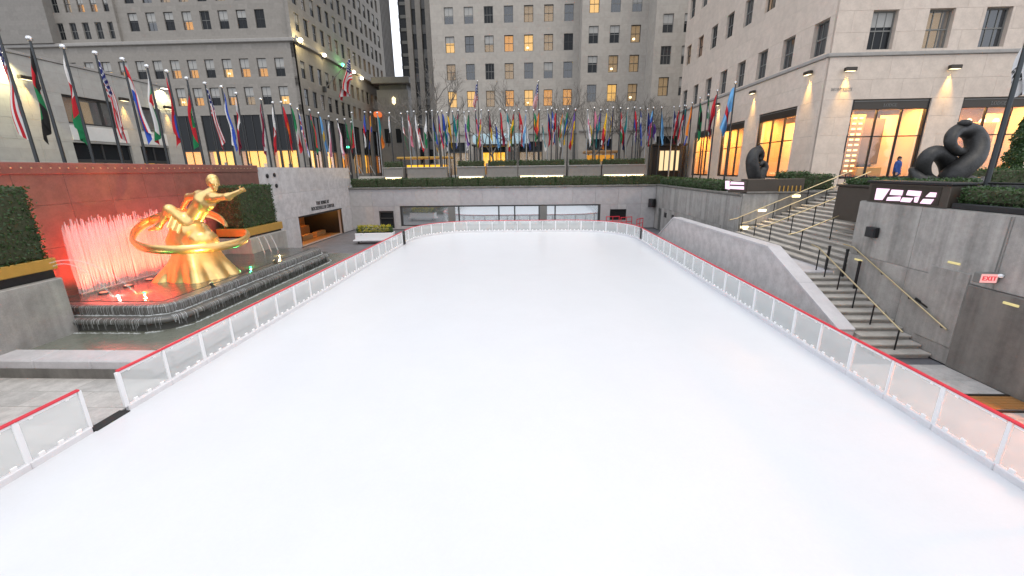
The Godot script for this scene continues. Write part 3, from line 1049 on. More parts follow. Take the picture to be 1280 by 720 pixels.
# a shop window with a furnished room behind it; a part of the building, everything in it a sub-part
func storefront(parent: Node3D, r: Rect2, frame: Transform3D, style: int) -> void:
	var n := node("shop_window", parent)
	n.transform = frame * Transform3D(Basis.IDENTITY, Vector3(r.position.x, r.position.y, -0.15))
	var w := r.size.x
	var h := r.size.y
	var s := st()
	box(s, Vector3(0, 0, -0.1), Vector3(0.1, h, 0.12))
	box(s, Vector3(w - 0.1, 0, -0.1), Vector3(w, h, 0.12))
	box(s, Vector3(0.1, 0, -0.1), Vector3(w - 0.1, 0.12, 0.12))
	part("frame", done(s), M.black_metal, n)
	part("fascia", slab(Vector3(w - 0.2, 0.55, 0.2), 0.015), M.bronze, n, Vector3(w / 2, h - 0.275, 0.02))
	part("fascia_strip", slab(Vector3(w - 0.2, 0.04, 0.03), 0.005), M.frame_grey, n, Vector3(w / 2, h - 0.1, 0.135))
	var bays := [0.1, w * 0.36, w * 0.68, w - 0.1]
	for i in [1, 2]:
		part("mullion", slab(Vector3(0.07, h - 0.67, 0.14), 0.008), M.black_metal, n, Vector3(bays[i], (h - 0.55 + 0.12) / 2, 0.0))
	for i in 3:
		var a: float = bays[i] + (0.035 if i else 0.0)
		var b: float = bays[i + 1] - (0.035 if i < 2 else 0.0)
		part("transom", slab(Vector3(b - a, 0.06, 0.1), 0.006), M.black_metal, n, Vector3((a + b) / 2, (h - 0.55) * 0.62, 0.0))
		part("pane", box_mesh(Vector3(a, 0.12, -0.006), Vector3(b, h - 0.55, 0.006)), M.shop_glass, n)
	# the room
	var d := 3.2
	part("floor", box_mesh(Vector3(0, -0.1, -d), Vector3(w, 0.1, -0.36)), M.wood_floor, n)
	part("back_wall", box_mesh(Vector3(-0.1, 0, -d - 0.1), Vector3(w + 0.1, h, -d)), M.room_wall, n)
	part("side_wall", box_mesh(Vector3(-0.1, 0, -d), Vector3(0, h, -0.36)), M.room_wall, n)
	part("side_wall", box_mesh(Vector3(w, 0, -d), Vector3(w + 0.1, h, -0.36)), M.room_wall, n)
	part("ceiling", box_mesh(Vector3(-0.1, h - 0.3, -d), Vector3(w + 0.1, h, -0.36)), M.room_wall, n)
	part("ceiling_lamp", box_mesh(Vector3(w * 0.1, h - 0.38, -0.95), Vector3(w * 0.9, h - 0.31, -0.42)), M.bulb, n)
	var al := AreaLight3D.new()
	al.name = "light"
	al.area_size = Vector2(w * 0.85, 0.5)
	al.light_color = Color(1.0, 0.71, 0.36)
	al.light_energy = [20.0, 20.0, 22.0, 22.0][style]
	al.area_range = 40.0
	al.shadow_enabled = true
	n.add_child(al, true)
	al.position = Vector3(w / 2, h - 0.42, -0.68)
	al.rotation.x = -PI / 2
	if style == 0:
		# lit display wall of small niches, dark cabinet, cream screen
		part("display_wall", box_mesh(Vector3(0.15, 0.15, -1.1), Vector3(w * 0.4, h - 0.7, -1.0)), M.shelf_wood, n)
		for i in 4:
			for j in 11:
				part("lit_niche", slab(Vector3(0.22, 0.1, 0.05), 0.008), M.niche, n, Vector3(0.36 + i * 0.37, 0.45 + j * 0.31, -0.97))
		part("cabinet", slab(Vector3(1.5, 2.7, 0.3), 0.02), M.room_dark, n, Vector3(w * 0.57, 2.2, -1.5))
		part("display_table", slab(Vector3(1.5, 0.5, 0.6), 0.02), M.gold_band, n, Vector3(w * 0.52, 0.4, -0.9))
		part("screen", slab(Vector3(w * 0.28, h - 0.8, 0.05), 0.01), M.cream_panel, n, Vector3(w * 0.84, (h - 0.6) / 2, -1.6))
	elif style == 1:
		part("shelf_unit", slab(Vector3(1.6, 1.2, 0.4), 0.02), M.shelf_wood, n, Vector3(w * 0.6, 2.6, -1.2))
		part("shelf_unit", slab(Vector3(1.9, 0.9, 0.5), 0.02), M.gold_band, n, Vector3(w * 0.4, 0.6, -1.0))
		for i in 5:
			part("hanging_lamp", lathe_mesh([Vector2(0.0, -0.1), Vector2(0.16, -0.05), Vector2(0.1, 0.12), Vector2(0.0, 0.16)], 8), M.bulb, n, Vector3(0.5 + i * 0.8, 3.3, -1.4))
		part("screen", slab(Vector3(w * 0.25, h - 0.8, 0.05), 0.01), M.cream_panel, n, Vector3(w * 0.86, (h - 0.6) / 2, -1.7))
	elif style == 2:
		part("screen", slab(Vector3(w * 0.3, h - 0.8, 0.05), 0.01), M.cream_panel, n, Vector3(w * 0.16, (h - 0.6) / 2, -1.7))
		part("screen", slab(Vector3(w * 0.27, h - 0.8, 0.05), 0.01), M.cream_panel, n, Vector3(w * 0.52, (h - 0.6) / 2, -1.7))
		part("shelf_unit", slab(Vector3(1.2, 1.4, 0.4), 0.02), M.shelf_wood, n, Vector3(w * 0.86, 2.8, -1.4))
		part("display_table", slab(Vector3(1.0, 0.6, 0.5), 0.02), M.gold_band, n, Vector3(w * 0.84, 0.5, -0.9))
		part("mannequin", lathe_mesh([Vector2(0.1, 0.0), Vector2(0.14, 0.5), Vector2(0.2, 0.9), Vector2(0.12, 1.15), Vector2(0.21, 1.45), Vector2(0.05, 1.55), Vector2(0.1, 1.7), Vector2(0.0, 1.82)], 10), M.room_dark, n, Vector3(w * 0.8, 0.9, -0.7))
	else:
		for i in 3:
			part("screen", slab(Vector3(w * 0.2, h - 0.8, 0.05), 0.01), M.cream_panel, n, Vector3(w * (0.12 + i * 0.23), (h - 0.6) / 2, -1.7))
		for j in 4:
			part("poster", slab(Vector3(w * 0.2, 0.62, 0.05), 0.01), [M.gold_band, M.red_rail, M.cream_panel, M.red_rail][j], n, Vector3(w * 0.83, 0.6 + j * 0.66, -1.6))

func wall_lamp(at: Vector3, turn: float, label: String, out: float, energy := 5.0) -> void:
	var t := thing("wall_lamp", label, "lamp", at, "downlights on the stone facades", turn)
	part("arm", slab(Vector3(0.08, 0.06, 0.12), 0.01), M.bronze, t, Vector3(0, 0.1, 0.06))
	part("housing", slab(Vector3(0.62, 0.2, 0.24), 0.03), M.bronze, t, Vector3(0, 0.06, 0.22))
	part("glowing_face", box_mesh(Vector3(-0.24, -0.052, 0.12), Vector3(0.24, -0.045, 0.32)), M.bulb, t)
	lamp_spot(t, Vector3(0, -0.08, 0.18), Vector3(0, -4.0, 0.0), Color(1.0, 0.78, 0.4), energy, 24.0, 0.1)

func build_buildings() -> void:
	build_corner_building()
	build_pavilion()
	build_left_building()
	build_centre_building()
	build_towers()

func build_corner_building() -> void:
	var b := thing("corner_building", "warm limestone corner building with lit shop windows and downlights", "building", Vector3.ZERO)
	# front
	var ff := frame_at(Vector3(17.0, PLAZA, -27.15), 0.0)
	var shops := [Rect2(1.75, 0.5, 4.35, 4.45), Rect2(7.85, 0.5, 4.35, 4.45), Rect2(14.0, 0.5, 4.35, 4.45)]
	var wins := grid_windows(1.9, 2.98, 7, 1.36, 7.52, 4.4, 4, 1.95)
	part("wall", wall_mesh(26.0, 24.0, shops + wins, 0.5), M.limestone_far, b).transform = ff
	slabs_over(b, "stone_block", 0.02, 14.2, [0.0, 1.0, 2.0, 3.0, 4.0, 4.95, 6.0, 7.18], 1.7, shops, granites("limestone"), 0.05, 0.006, 0.5, ff, 0.003)
	slabs_over(b, "stone_block", 0.02, 14.2, [7.4, 8.4, 9.47, 10.6], 1.7, wins, granites("limestone"), 0.05, 0.006, 0.5, ff, 0.003)
	for i in wins.size():
		window_part(b, wins[i], -0.22, pick(["sky grid blind2 grey", "dark grid blind grey", "sky grid grey", "dim grid grey"]), ff)
	for i in 3:
		storefront(b, shops[i], ff, [0, 1, 1][i])
	# side towards the rink
	var fs := frame_at(Vector3(17.0, PLAZA, -52.15), -PI / 2)
	var sshops := [Rect2(18.15, 0.5, 4.6, 4.45), Rect2(11.95, 0.5, 4.1, 4.3), Rect2(5.6, 0.5, 4.3, 4.2)]
	var swins := grid_windows(0.8, 3.2, 8, 1.35, 7.5, 4.4, 4, 1.85)
	put(part("wall", wall_mesh(25.0, 24.0, sshops + swins, 0.5), M.limestone_far, b), fs)
	slabs_over(b, "stone_block", 4.0, 24.95, [0.0, 1.0, 2.0, 3.0, 4.0, 4.95, 6.0, 7.18], 1.9, sshops, granites("limestone"), 0.05, 0.006, 0.5, fs, 0.003)
	slabs_over(b, "stone_block", 4.0, 24.95, [7.4, 8.4, 9.35, 10.6], 1.9, swins, granites("limestone"), 0.05, 0.006, 0.5, fs, 0.003)
	for i in swins.size():
		var k := "sky grid grey"
		if i >= 8:
			k = pick(["amber grid", "dark grid grey", "lit grid", "sky grid grey", "dim grid"])
		window_part(b, swins[i], -0.2, k, fs)
	storefront(b, sshops[0], fs, 2)
	storefront(b, sshops[1], fs, 3)
	storefront(b, sshops[2], fs, 2)
	part("cornice", slab(Vector3(26.0, 0.2, 0.3), 0.03), M.stone_trim, b, Vector3(30.0 - 0.14, PLAZA + 7.29, -27.15 + 0.0))
	part("cornice", slab(Vector3(0.3, 0.2, 25.0), 0.03), M.stone_trim, b, Vector3(17.0, PLAZA + 7.295, -39.8))
	part("roof", box_mesh(Vector3(17.2, 27.8, -52), Vector3(43, 28.05, -27.4)), M.roof_grey, b)
	part("back_wall", box_mesh(Vector3(17.5, PLAZA, -52.4), Vector3(43, 28.0, -52.16)), M.limestone_far, b)
	part("end_wall", box_mesh(Vector3(43.01, PLAZA, -52.4), Vector3(43.3, 28.0, -27.2)), M.limestone_far, b)
	text_part("lettering", "MONTREUX", 0.15, M.pier_stone, b, Vector3(17.95, 9.6, -27.15 + 0.06), Vector3.ZERO, "Droid Serif", 0)
	text_part("lettering", "LODGE", 0.18, M.frame_grey, b, Vector3(26.9, 8.72, -27.15 - 0.02), Vector3.ZERO, "Droid Serif", 0)
	text_part("lettering", "LODGE", 0.16, M.frame_grey, b, Vector3(20.9, 8.72, -27.15 - 0.02), Vector3.ZERO, "Droid Serif", 0)
	wall_lamp(Vector3(18.1, 10.55, -27.1), 0.0, "bronze downlight on corner building beside the wall lettering", 0.0, 9.0)
	wall_lamp(Vector3(23.75, 10.55, -27.1), 0.0, "bronze downlight on corner building between two shop windows", 0.0, 9.0)
	wall_lamp(Vector3(16.95, 10.7, -28.5), -PI / 2, "bronze downlight near the corner on the rink side facade", 0.0, 9.0)
	wall_lamp(Vector3(16.95, 10.7, -35.05), -PI / 2, "bronze downlight on rink side facade behind the pale blue flag", 0.0, 9.0)
	wall_lamp(Vector3(16.95, 10.7, -41.2), -PI / 2, "bronze downlight on rink side facade behind the flag row", 0.0, 9.0)

func build_pavilion() -> void:
	var b := thing("pavilion_building", "low pale stone building with uplit wall behind left flagpoles", "building", Vector3.ZERO)
	var f := frame_at(Vector3(-28.0, PLAZA, -12.0), PI / 2)
	var wins := [Rect2(14.2, 4.35, 3.2, 1.65), Rect2(19.2, 4.35, 2.0, 1.65), Rect2(5.0, 4.35, 3.2, 1.65)]
	var shops := [Rect2(14.1, 0.4, 3.9, 2.85), Rect2(18.75, 0.4, 2.45, 2.85), Rect2(4.9, 0.4, 3.9, 2.85)]
	put(part("wall", wall_mesh(22.6, 7.7, wins + shops, 0.4), M.pavilion_stone, b), f)
	slabs_over(b, "stone_block", 9.0, 22.58, [0.0, 1.5, 3.25, 4.35, 6.0, 7.68], 2.2, wins + shops, [M.pavilion_stone], 0.04, 0.01, 0.5, f)
	put(part("end_wall", box_mesh(Vector3(22.2, 0, -14), Vector3(22.6, 7.7, -0.41)), M.pavilion_stone, b), f)
	put(part("back_wall", box_mesh(Vector3(0, 0, -14.3), Vector3(22.6, 7.7, -14.02)), M.pavilion_stone, b), f)
	put(part("end_wall", box_mesh(Vector3(0, 0, -14), Vector3(0.3, 7.7, -0.41)), M.pavilion_stone, b), f)
	put(part("roof", box_mesh(Vector3(0, 7.71, -14), Vector3(22.7, 7.86, 0.1)), M.stone_trim, b), f)
	for i in 3:
		var r: Rect2 = wins[i]
		var n := node("upper_window", b)
		n.transform = f * Transform3D(Basis.IDENTITY, Vector3(r.position.x, r.position.y, -0.2))
		var s := st()
		var w := r.size.x
		var h := r.size.y
		box(s, Vector3(0, 0, -0.05), Vector3(w, 0.1, 0.12))
		box(s, Vector3(0, h - 0.1, -0.05), Vector3(w, h, 0.12))
		for x in [0.0, w * 0.74, w - 0.08]:
			box(s, Vector3(x, 0.1, -0.05), Vector3(x + 0.08, h - 0.1, 0.115))
		part("frame", done(s), M.frame_dark, n)
		part("pane", box_mesh(Vector3(0.05, 0.05, -0.01), Vector3(w - 0.05, h - 0.05, 0.0)), M.pane, n)
		part("interior", box_mesh(Vector3(0, 0, -1.5), Vector3(w, h, -1.45)), M.room_dim if i == 0 else M.room_wall, n)
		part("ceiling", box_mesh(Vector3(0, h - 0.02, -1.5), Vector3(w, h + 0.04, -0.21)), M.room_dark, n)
		part("curtain", slab(Vector3(w * 0.3, h - 0.1, 0.06), 0.01), M.shelf_wood, n, Vector3(w * 0.2, h / 2, -0.4))
	for a in [[14.15, 3.8], [19.0, 2.2]]:
		put(part("spandrel_panel", slab(Vector3(a[1], 0.85, 0.05), 0.01), M.spandrel_white, b, Vector3(a[0] + a[1] / 2, 3.82, 0.07)), f)
	for i in 3:
		far_shop(b, shops[i], f, ["room_dim", "shop_yellow", "shop_orange"][i], 0.62, 2)
	for a in [[12.3, 6.45, "lamp on the blank uplit wall of pale building"], [18.1, 6.2, "lamp on the narrow pier between windows of pale building"], [21.7, 6.15, "lamp on the end pier of pale building"]]:
		wall_lamp((f * Vector3(a[0], a[1], 0.04)), PI / 2, "small dark " + a[2], 0.0, 6.0)
	for x in [11.2, 21.6]:
		var t := thing("floodlight", "greenish white floodlight under roof edge of pale building" if x < 15 else "greenish white floodlight on end pier of pale building", "lamp", f * Vector3(x, 7.55, 0.3), "floodlights on the pale building", PI / 2)
		part("housing", slab(Vector3(0.5, 0.16, 0.3), 0.03), M.frame_grey, t, Vector3(0, 0.06, 0.1))
		part("glowing_face", box_mesh(Vector3(-0.22, -0.035, -0.03), Vector3(0.22, -0.025, 0.23)), M.bulb_white, t)
		lamp_spot(t, Vector3(0, -0.06, 0.1), Vector3(0, -2.0, -0.7), Color(1.0, 0.96, 0.72), 20.0 if x < 15 else 6.0, 65.0, 0.03)

# a shop far off: lit room, dark header, mullions
func far_shop(parent: Node3D, r: Rect2, f: Transform3D, lit: String, lit_share: float, cols: int, d := 1.2) -> void:
	var n := node("shop_window", parent)
	n.transform = f * Transform3D(Basis.IDENTITY, Vector3(r.position.x, r.position.y, -0.2))
	var w := r.size.x
	var h := r.size.y
	var lh := h * lit_share
	part("header_glass", box_mesh(Vector3(0, lh, -0.05), Vector3(w, h, 0.0)), M.pane_dark, n)
	part("lit_interior", box_mesh(Vector3(0, 0, -d), Vector3(w, lh, -d + 0.05)), M[lit], n)
	part("side_wall", box_mesh(Vector3(-0.06, 0, -d), Vector3(0, lh, -0.31)), M.room_wall, n)
	part("side_wall", box_mesh(Vector3(w, 0, -d), Vector3(w + 0.06, lh, -0.31)), M.room_wall, n)
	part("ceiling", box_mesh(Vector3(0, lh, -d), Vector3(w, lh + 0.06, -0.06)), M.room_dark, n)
	part("floor", box_mesh(Vector3(0, -0.06, -d), Vector3(w, 0.0, -0.31)), M.wood_floor, n)
	part("pane", box_mesh(Vector3(0, 0.0, -0.03), Vector3(w, lh, -0.02)), M.pane, n)
	for i in cols + 1:
		part("mullion", slab(Vector3(0.1, h, 0.14), 0.01), M.frame_dark, n, Vector3(clampf(w * i / cols, 0.05, w - 0.05), h / 2, 0.02))
	part("transom", slab(Vector3(w - 0.12, 0.2, 0.16), 0.01), M.frame_dark, n, Vector3(w / 2, lh, 0.03))
	for i in 3:
		var hh := lh * (0.25 + 0.3 * rng.randf())
		part("display", slab(Vector3(w * 0.13, hh, 0.1), 0.02), [M.shelf_wood, M.room_dark, M.cream_panel][i], n, Vector3(w * (0.18 + 0.3 * i), hh / 2, -d * 0.7))

func build_left_building() -> void:
	var b := thing("stone_office_block", "grey stone office block with ledge and lit shops behind left flags", "building", Vector3.ZERO)
	var f := frame_at(Vector3(-92.0, PLAZA, -70.0), 0.0)
	var low := []
	for i in 18:
		for y in [15.65, 11.65]:
			low.append(Rect2(92.0 - 39.15 - 2.77 * i, y, 1.5, 2.6))
	var bays := []
	for k in 9:
		bays.append(Rect2(92.0 - 41.65 - 5.45 * k, 0.9, 4.25, 9.3))
	part("wall", wall_mesh(56.2, 20.4, low + bays, 0.5), M.old_limestone, b).transform = f
	part("ledge", slab(Vector3(56.6, 0.5, 1.6), 0.08), M.stone_trim, b, Vector3(-92.0 + 28.2, PLAZA + 20.65, -70.0 - 0.4))
	for r in low:
		window_part(b, r, -0.2, pick(["dark blind2", "lit bulb blind2", "amber blind2", "dim blind2", "dark blind2", "amber blind2"]), f)
	for k in bays.size():
		far_shop(b, bays[k], f, pick(["shop_orange", "shop_yellow", "shop_yellow", "room_amber"]), 0.42, 3)
	# above the ledge, set back a little
	var f2 := frame_at(Vector3(-92.0, PLAZA + 20.9, -70.6), 0.0)
	var up := []
	for i in 8:
		for j in 3:
			up.append(Rect2(92.0 - 41.45 - 2.84 * i, 1.6 + 3.75 * j, 1.5, 2.5))
	for i in 5:
		for j in 2:
			up.append(Rect2(92.0 - 64.8 - 2.05 * i, 0.7 + 3.7 * j, 1.05, 2.3))
	part("wall", wall_mesh(56.0, 40.0, up, 0.5), M.old_limestone, b).transform = f2
	for r in up:
		window_part(b, r, -0.2, pick(["dark", "dark blind2", "dark grey", "sky blind2", "amber blind2", "dark blind", "dim"]) if r.position.x > 30 or r.position.y > 2 else "dark grey", f2)
	part("buttress", box_mesh(Vector3(-92, PLAZA + 20.9, -70.6), Vector3(-73.0, PLAZA + 50, -69.4)), M.pier_stone, b)
	part("buttress", box_mesh(Vector3(-63.6, PLAZA + 20.9, -70.6), Vector3(-62.9, PLAZA + 50, -70.2)), M.old_limestone, b)
	part("back_wall", box_mesh(Vector3(-92, PLAZA, -113.9), Vector3(-35.8, 64.0, -113.55)), M.old_limestone, b)
	part("end_wall", box_mesh(Vector3(-92.4, PLAZA, -113.9), Vector3(-92.05, 64.0, -70.0)), M.old_limestone, b)
	part("roof", box_mesh(Vector3(-91.9, 63.2, -113.5), Vector3(-36.4, 63.6, -71.2)), M.roof_grey, b)
	# side towards the centre
	var fs := frame_at(Vector3(-35.8, PLAZA, -70.0), PI / 2)
	var sw := []
	for i in 15:
		for j in 11:
			sw.append(Rect2(1.4 + 2.77 * i, [11.65, 15.65, 22.3, 26.0, 29.7, 33.4, 37.1, 40.8, 44.5, 48.2, 51.9][j], 1.45, 2.5))
	var sb := []
	for k in 7:
		sb.append(Rect2(0.8 + 5.9 * k, 0.9, 4.4, 9.3))
	put(part("side_wall", wall_mesh(43.5, 60.0, sw + sb, 0.5), M.old_limestone, b), fs)
	for i in sw.size():
		var k := pick(GLOOM)
		if i % 11 <= 2 and i > 40:
			k = pick(["amber", "lit", "dark", "dim"])
		window_part(b, sw[i], -0.2, k, fs)
	for k in sb.size():
		far_shop(b, sb[k], fs, pick(["shop_orange", "shop_yellow"]), 0.42, 3)
	put(part("side_ledge", slab(Vector3(43.5, 0.45, 0.7), 0.06), M.stone_trim, b, Vector3(21.75, 20.62, 0.25)), fs)
	for k in 5:
		var px: Vector2 = [Vector2(374, 50), Vector2(404, 69), Vector2(427, 81), Vector2(441, 90), Vector2(451, 98)][k]
		var p := on_x(px.x, px.y, -35.3)
		var t := thing("ledge_floodlight", ["bright white floodlight on stone ledge at the building corner", "white floodlight on stone ledge second from the corner", "greenish floodlight on stone ledge above the slanted flag", "white floodlight on stone ledge fourth from the corner", "small white floodlight on stone ledge farthest from the corner"][k], "lamp", p, "floodlights along the stone ledge")
		part("bracket", tube_mesh([Vector3(-0.3, -0.4, 0), Vector3(0.1, -0.2, 0), Vector3(0.2, 0, 0)], [0.05, 0.05, 0.05], 6), M.frame_dark, t)
		part("glowing_face", lathe_mesh([Vector2(0.0, -0.3), Vector2(0.3, -0.18), Vector2(0.36, 0.06), Vector2(0.2, 0.26), Vector2(0.0, 0.3)], 10), M.signal_green if k == 2 else M.bulb_white, t, Vector3(0.2, 0, 0))
		lamp_omni(t, Vector3(0.9, 0.0, 0.2), Color(0.6, 1.0, 0.6) if k == 2 else Color(1.0, 0.9, 0.62), 6.0 if k == 0 else 2.0, 0.05)

func build_centre_building() -> void:
	var b := thing("centre_office_building", "broad grey limestone office building facing the rink beyond the flags", "building", Vector3.ZERO)
	var warm := ["lit", "pale", "amber", "lit blind", "dim", "lit bulb", "pale blind", "dark", "sky", "dim blind2"]
	var cool := ["sky grid grey", "sky blind2 grey", "dark grid grey", "sky grid grey", "dim", "sky grey"]
	# left block: windows by row as in the photograph
	var rows := [11.45 - 1.05, 15.2 - 1.05, 18.95 - 1.15, 22.7 - 1.2, 26.4 - 1.2, 30.1 - 1.2]
	for blk in [[-14.2, 21.35, -68.0, 2.0, 2.86, 7], [7.15, 8.85, -65.0, 0.95, 2.85, 3], [16.0, 16.0, -61.0, 0.9, 2.65, 5]]:
		var f := frame_at(Vector3(blk[0], PLAZA, blk[2]), 0.0)
		var holes := []
		for j in rows.size():
			for i in blk[5]:
				holes.append(Rect2(blk[3] + blk[4] * i, rows[j], 1.32, 2.15 if j else 2.25))
		var shops := []
		var x := 1.2
		while x + 4.0 < blk[1]:
			shops.append(Rect2(x, 0.6, 3.6, 4.8))
			x += 5.7
		put(part("wall", wall_mesh(blk[1], 40.0, holes + shops, 0.5), M.grey_limestone, b), f)
		part("block", box_mesh(Vector3(blk[0], PLAZA, blk[2] - 14.0), Vector3(blk[0] + blk[1], PLAZA + 39.9, blk[2] - 0.9)), M.grey_limestone, b)
		part("side_return", box_mesh(Vector3(blk[0], PLAZA, blk[2] - 0.9), Vector3(blk[0] + 0.3, PLAZA + 39.95, blk[2] - 0.5)), M.grey_limestone, b)
		for k in holes.size():
			var j: int = k / int(blk[5])
			var kind := pick(warm) if j in [0, 2, 4] else pick(cool)
			if j == 0:
				kind = pick(["amber", "lit", "amber", "lit bulb", "dim"])
			if blk[0] > 0.0:
				kind = pick(["dim", "sky blind2 grey", "lit", "sky grid grey", "dim bulb", "dark blind grey"])
			window_part(b, holes[k], -0.15, kind, f)
		for r in shops:
			far_shop(b, r, f, pick(["room_dim", "room_dim", "shop_yellow", "room_pale"]), 0.7, 3, 0.62)
		put(part("string_course", slab(Vector3(blk[1], 0.3, 0.3), 0.03), M.stone_trim, b, Vector3(blk[1] / 2, 6.6, 0.1)), f)
		put(part("plinth", slab(Vector3(blk[1], 0.5, 0.3), 0.03), M.stone_trim, b, Vector3(blk[1] / 2, 0.25, 0.1)), f)

func build_towers() -> void:
	# tower with tall stone piers and dark window strips
	var t := thing("pier_tower", "tall stone tower with dark window strips between upright piers", "tower", Vector3(-22.2, PLAZA, -85))
	part("body", box_mesh(Vector3(0, 0, -12), Vector3(8.4, 95, -0.6)), M.dark_tower, t)
	for i in 5:
		part("pier", slab(Vector3(0.95, 95, 0.7), 0.05), M.pier_stone, t, Vector3(0.5 + i * 1.75, 47.5, -0.25))
	for i in 4:
		for j in 22:
			part("spandrel", slab(Vector3(0.78, 1.5, 0.2), 0.02), M.dark_tower, t, Vector3(1.375 + i * 1.75, 2.0 + j * 4.0, -0.48))
			part("window", slab(Vector3(0.76, 2.6, 0.06), 0.01), M.pane_dark if rng.randf() > 0.05 else M.room_dim, t, Vector3(1.375 + i * 1.75, 4.0 + j * 4.0, -0.55))
	# glass tower beyond
	var g := thing("glass_tower", "distant blue glass tower beside the strip of sky", "tower", Vector3(-38.7, PLAZA, -140))
	part("body", box_mesh(Vector3(0, 0, -20), Vector3(9, 150, -0.1)), M.pane_sky, g)
	for j in 36:
		part("floor_band", slab(Vector3(9.1, 0.9, 0.2), 0.02), M.frame_grey, g, Vector3(4.5, 1.0 + j * 3.4, 0.0))
	for i in 5:
		part("mullion", slab(Vector3(0.2, 130, 0.3), 0.02), M.dark_metal, g, Vector3(0.4 + i * 2.0, 65, 0.1))
	# dark ribbed tower behind the left block
	var d := thing("ribbed_tower", "distant dark tower with fine upright ribs left of the sky strip", "tower", Vector3(-50.0, PLAZA, -130))
	part("body", box_mesh(Vector3(0, 0, -12), Vector3(8.1, 140, -0.2)), M.dark_tower, d)
	for i in 9:
		part("rib", slab(Vector3(0.4, 140, 0.4), 0.03), M.tower_stone, d, Vector3(8.15, 70, -1.2 - i * 1.3))
	for i in 9:
		part("rib", slab(Vector3(0.35, 140, 0.4), 0.03), M.tower_stone, d, Vector3(0.2 + i * 1.0, 70, -0.05))
	# low block with a flat roof that closes the gap
	var l := thing("flat_roof_building", "low grey building with overhanging flat roof closing the street gap", "building", Vector3(-34.2, PLAZA, -100))
	part("wall", box_mesh(Vector3(0.4, 0, -10), Vector3(7.4, 18.6, 0)), M.tower_stone, l)
	part("roof", slab(Vector3(8.4, 1.3, 12), 0.1), M.tower_stone, l, Vector3(3.9, 20.4, -5.0))
	part("attic", box_mesh(Vector3(0.8, 18.61, -9), Vector3(7.0, 19.74, -0.7)), M.dark_tower, l)
	part("entrance_light", lathe_mesh([Vector2(0.0, -0.9), Vector2(0.45, -0.4), Vector2(0.4, 0.5), Vector2(0.0, 0.9)], 8), M.bulb, l, Vector3(4.2, 16.3, 0.3))
	part("red_sign", lathe_mesh([Vector2(0.0, -0.7), Vector2(0.8, -0.5), Vector2(0.95, 0.0), Vector2(0.8, 0.5), Vector2(0.0, 0.7)], 12), M.red_sign, l, Vector3(0.4, 13.5, 0.6))
	for i in 2:
		part("window", slab(Vector3(1.2, 3.0, 0.1), 0.02), M.pane_dark, l, Vector3(2.0 + i * 2.6, 9.0, 0.06))


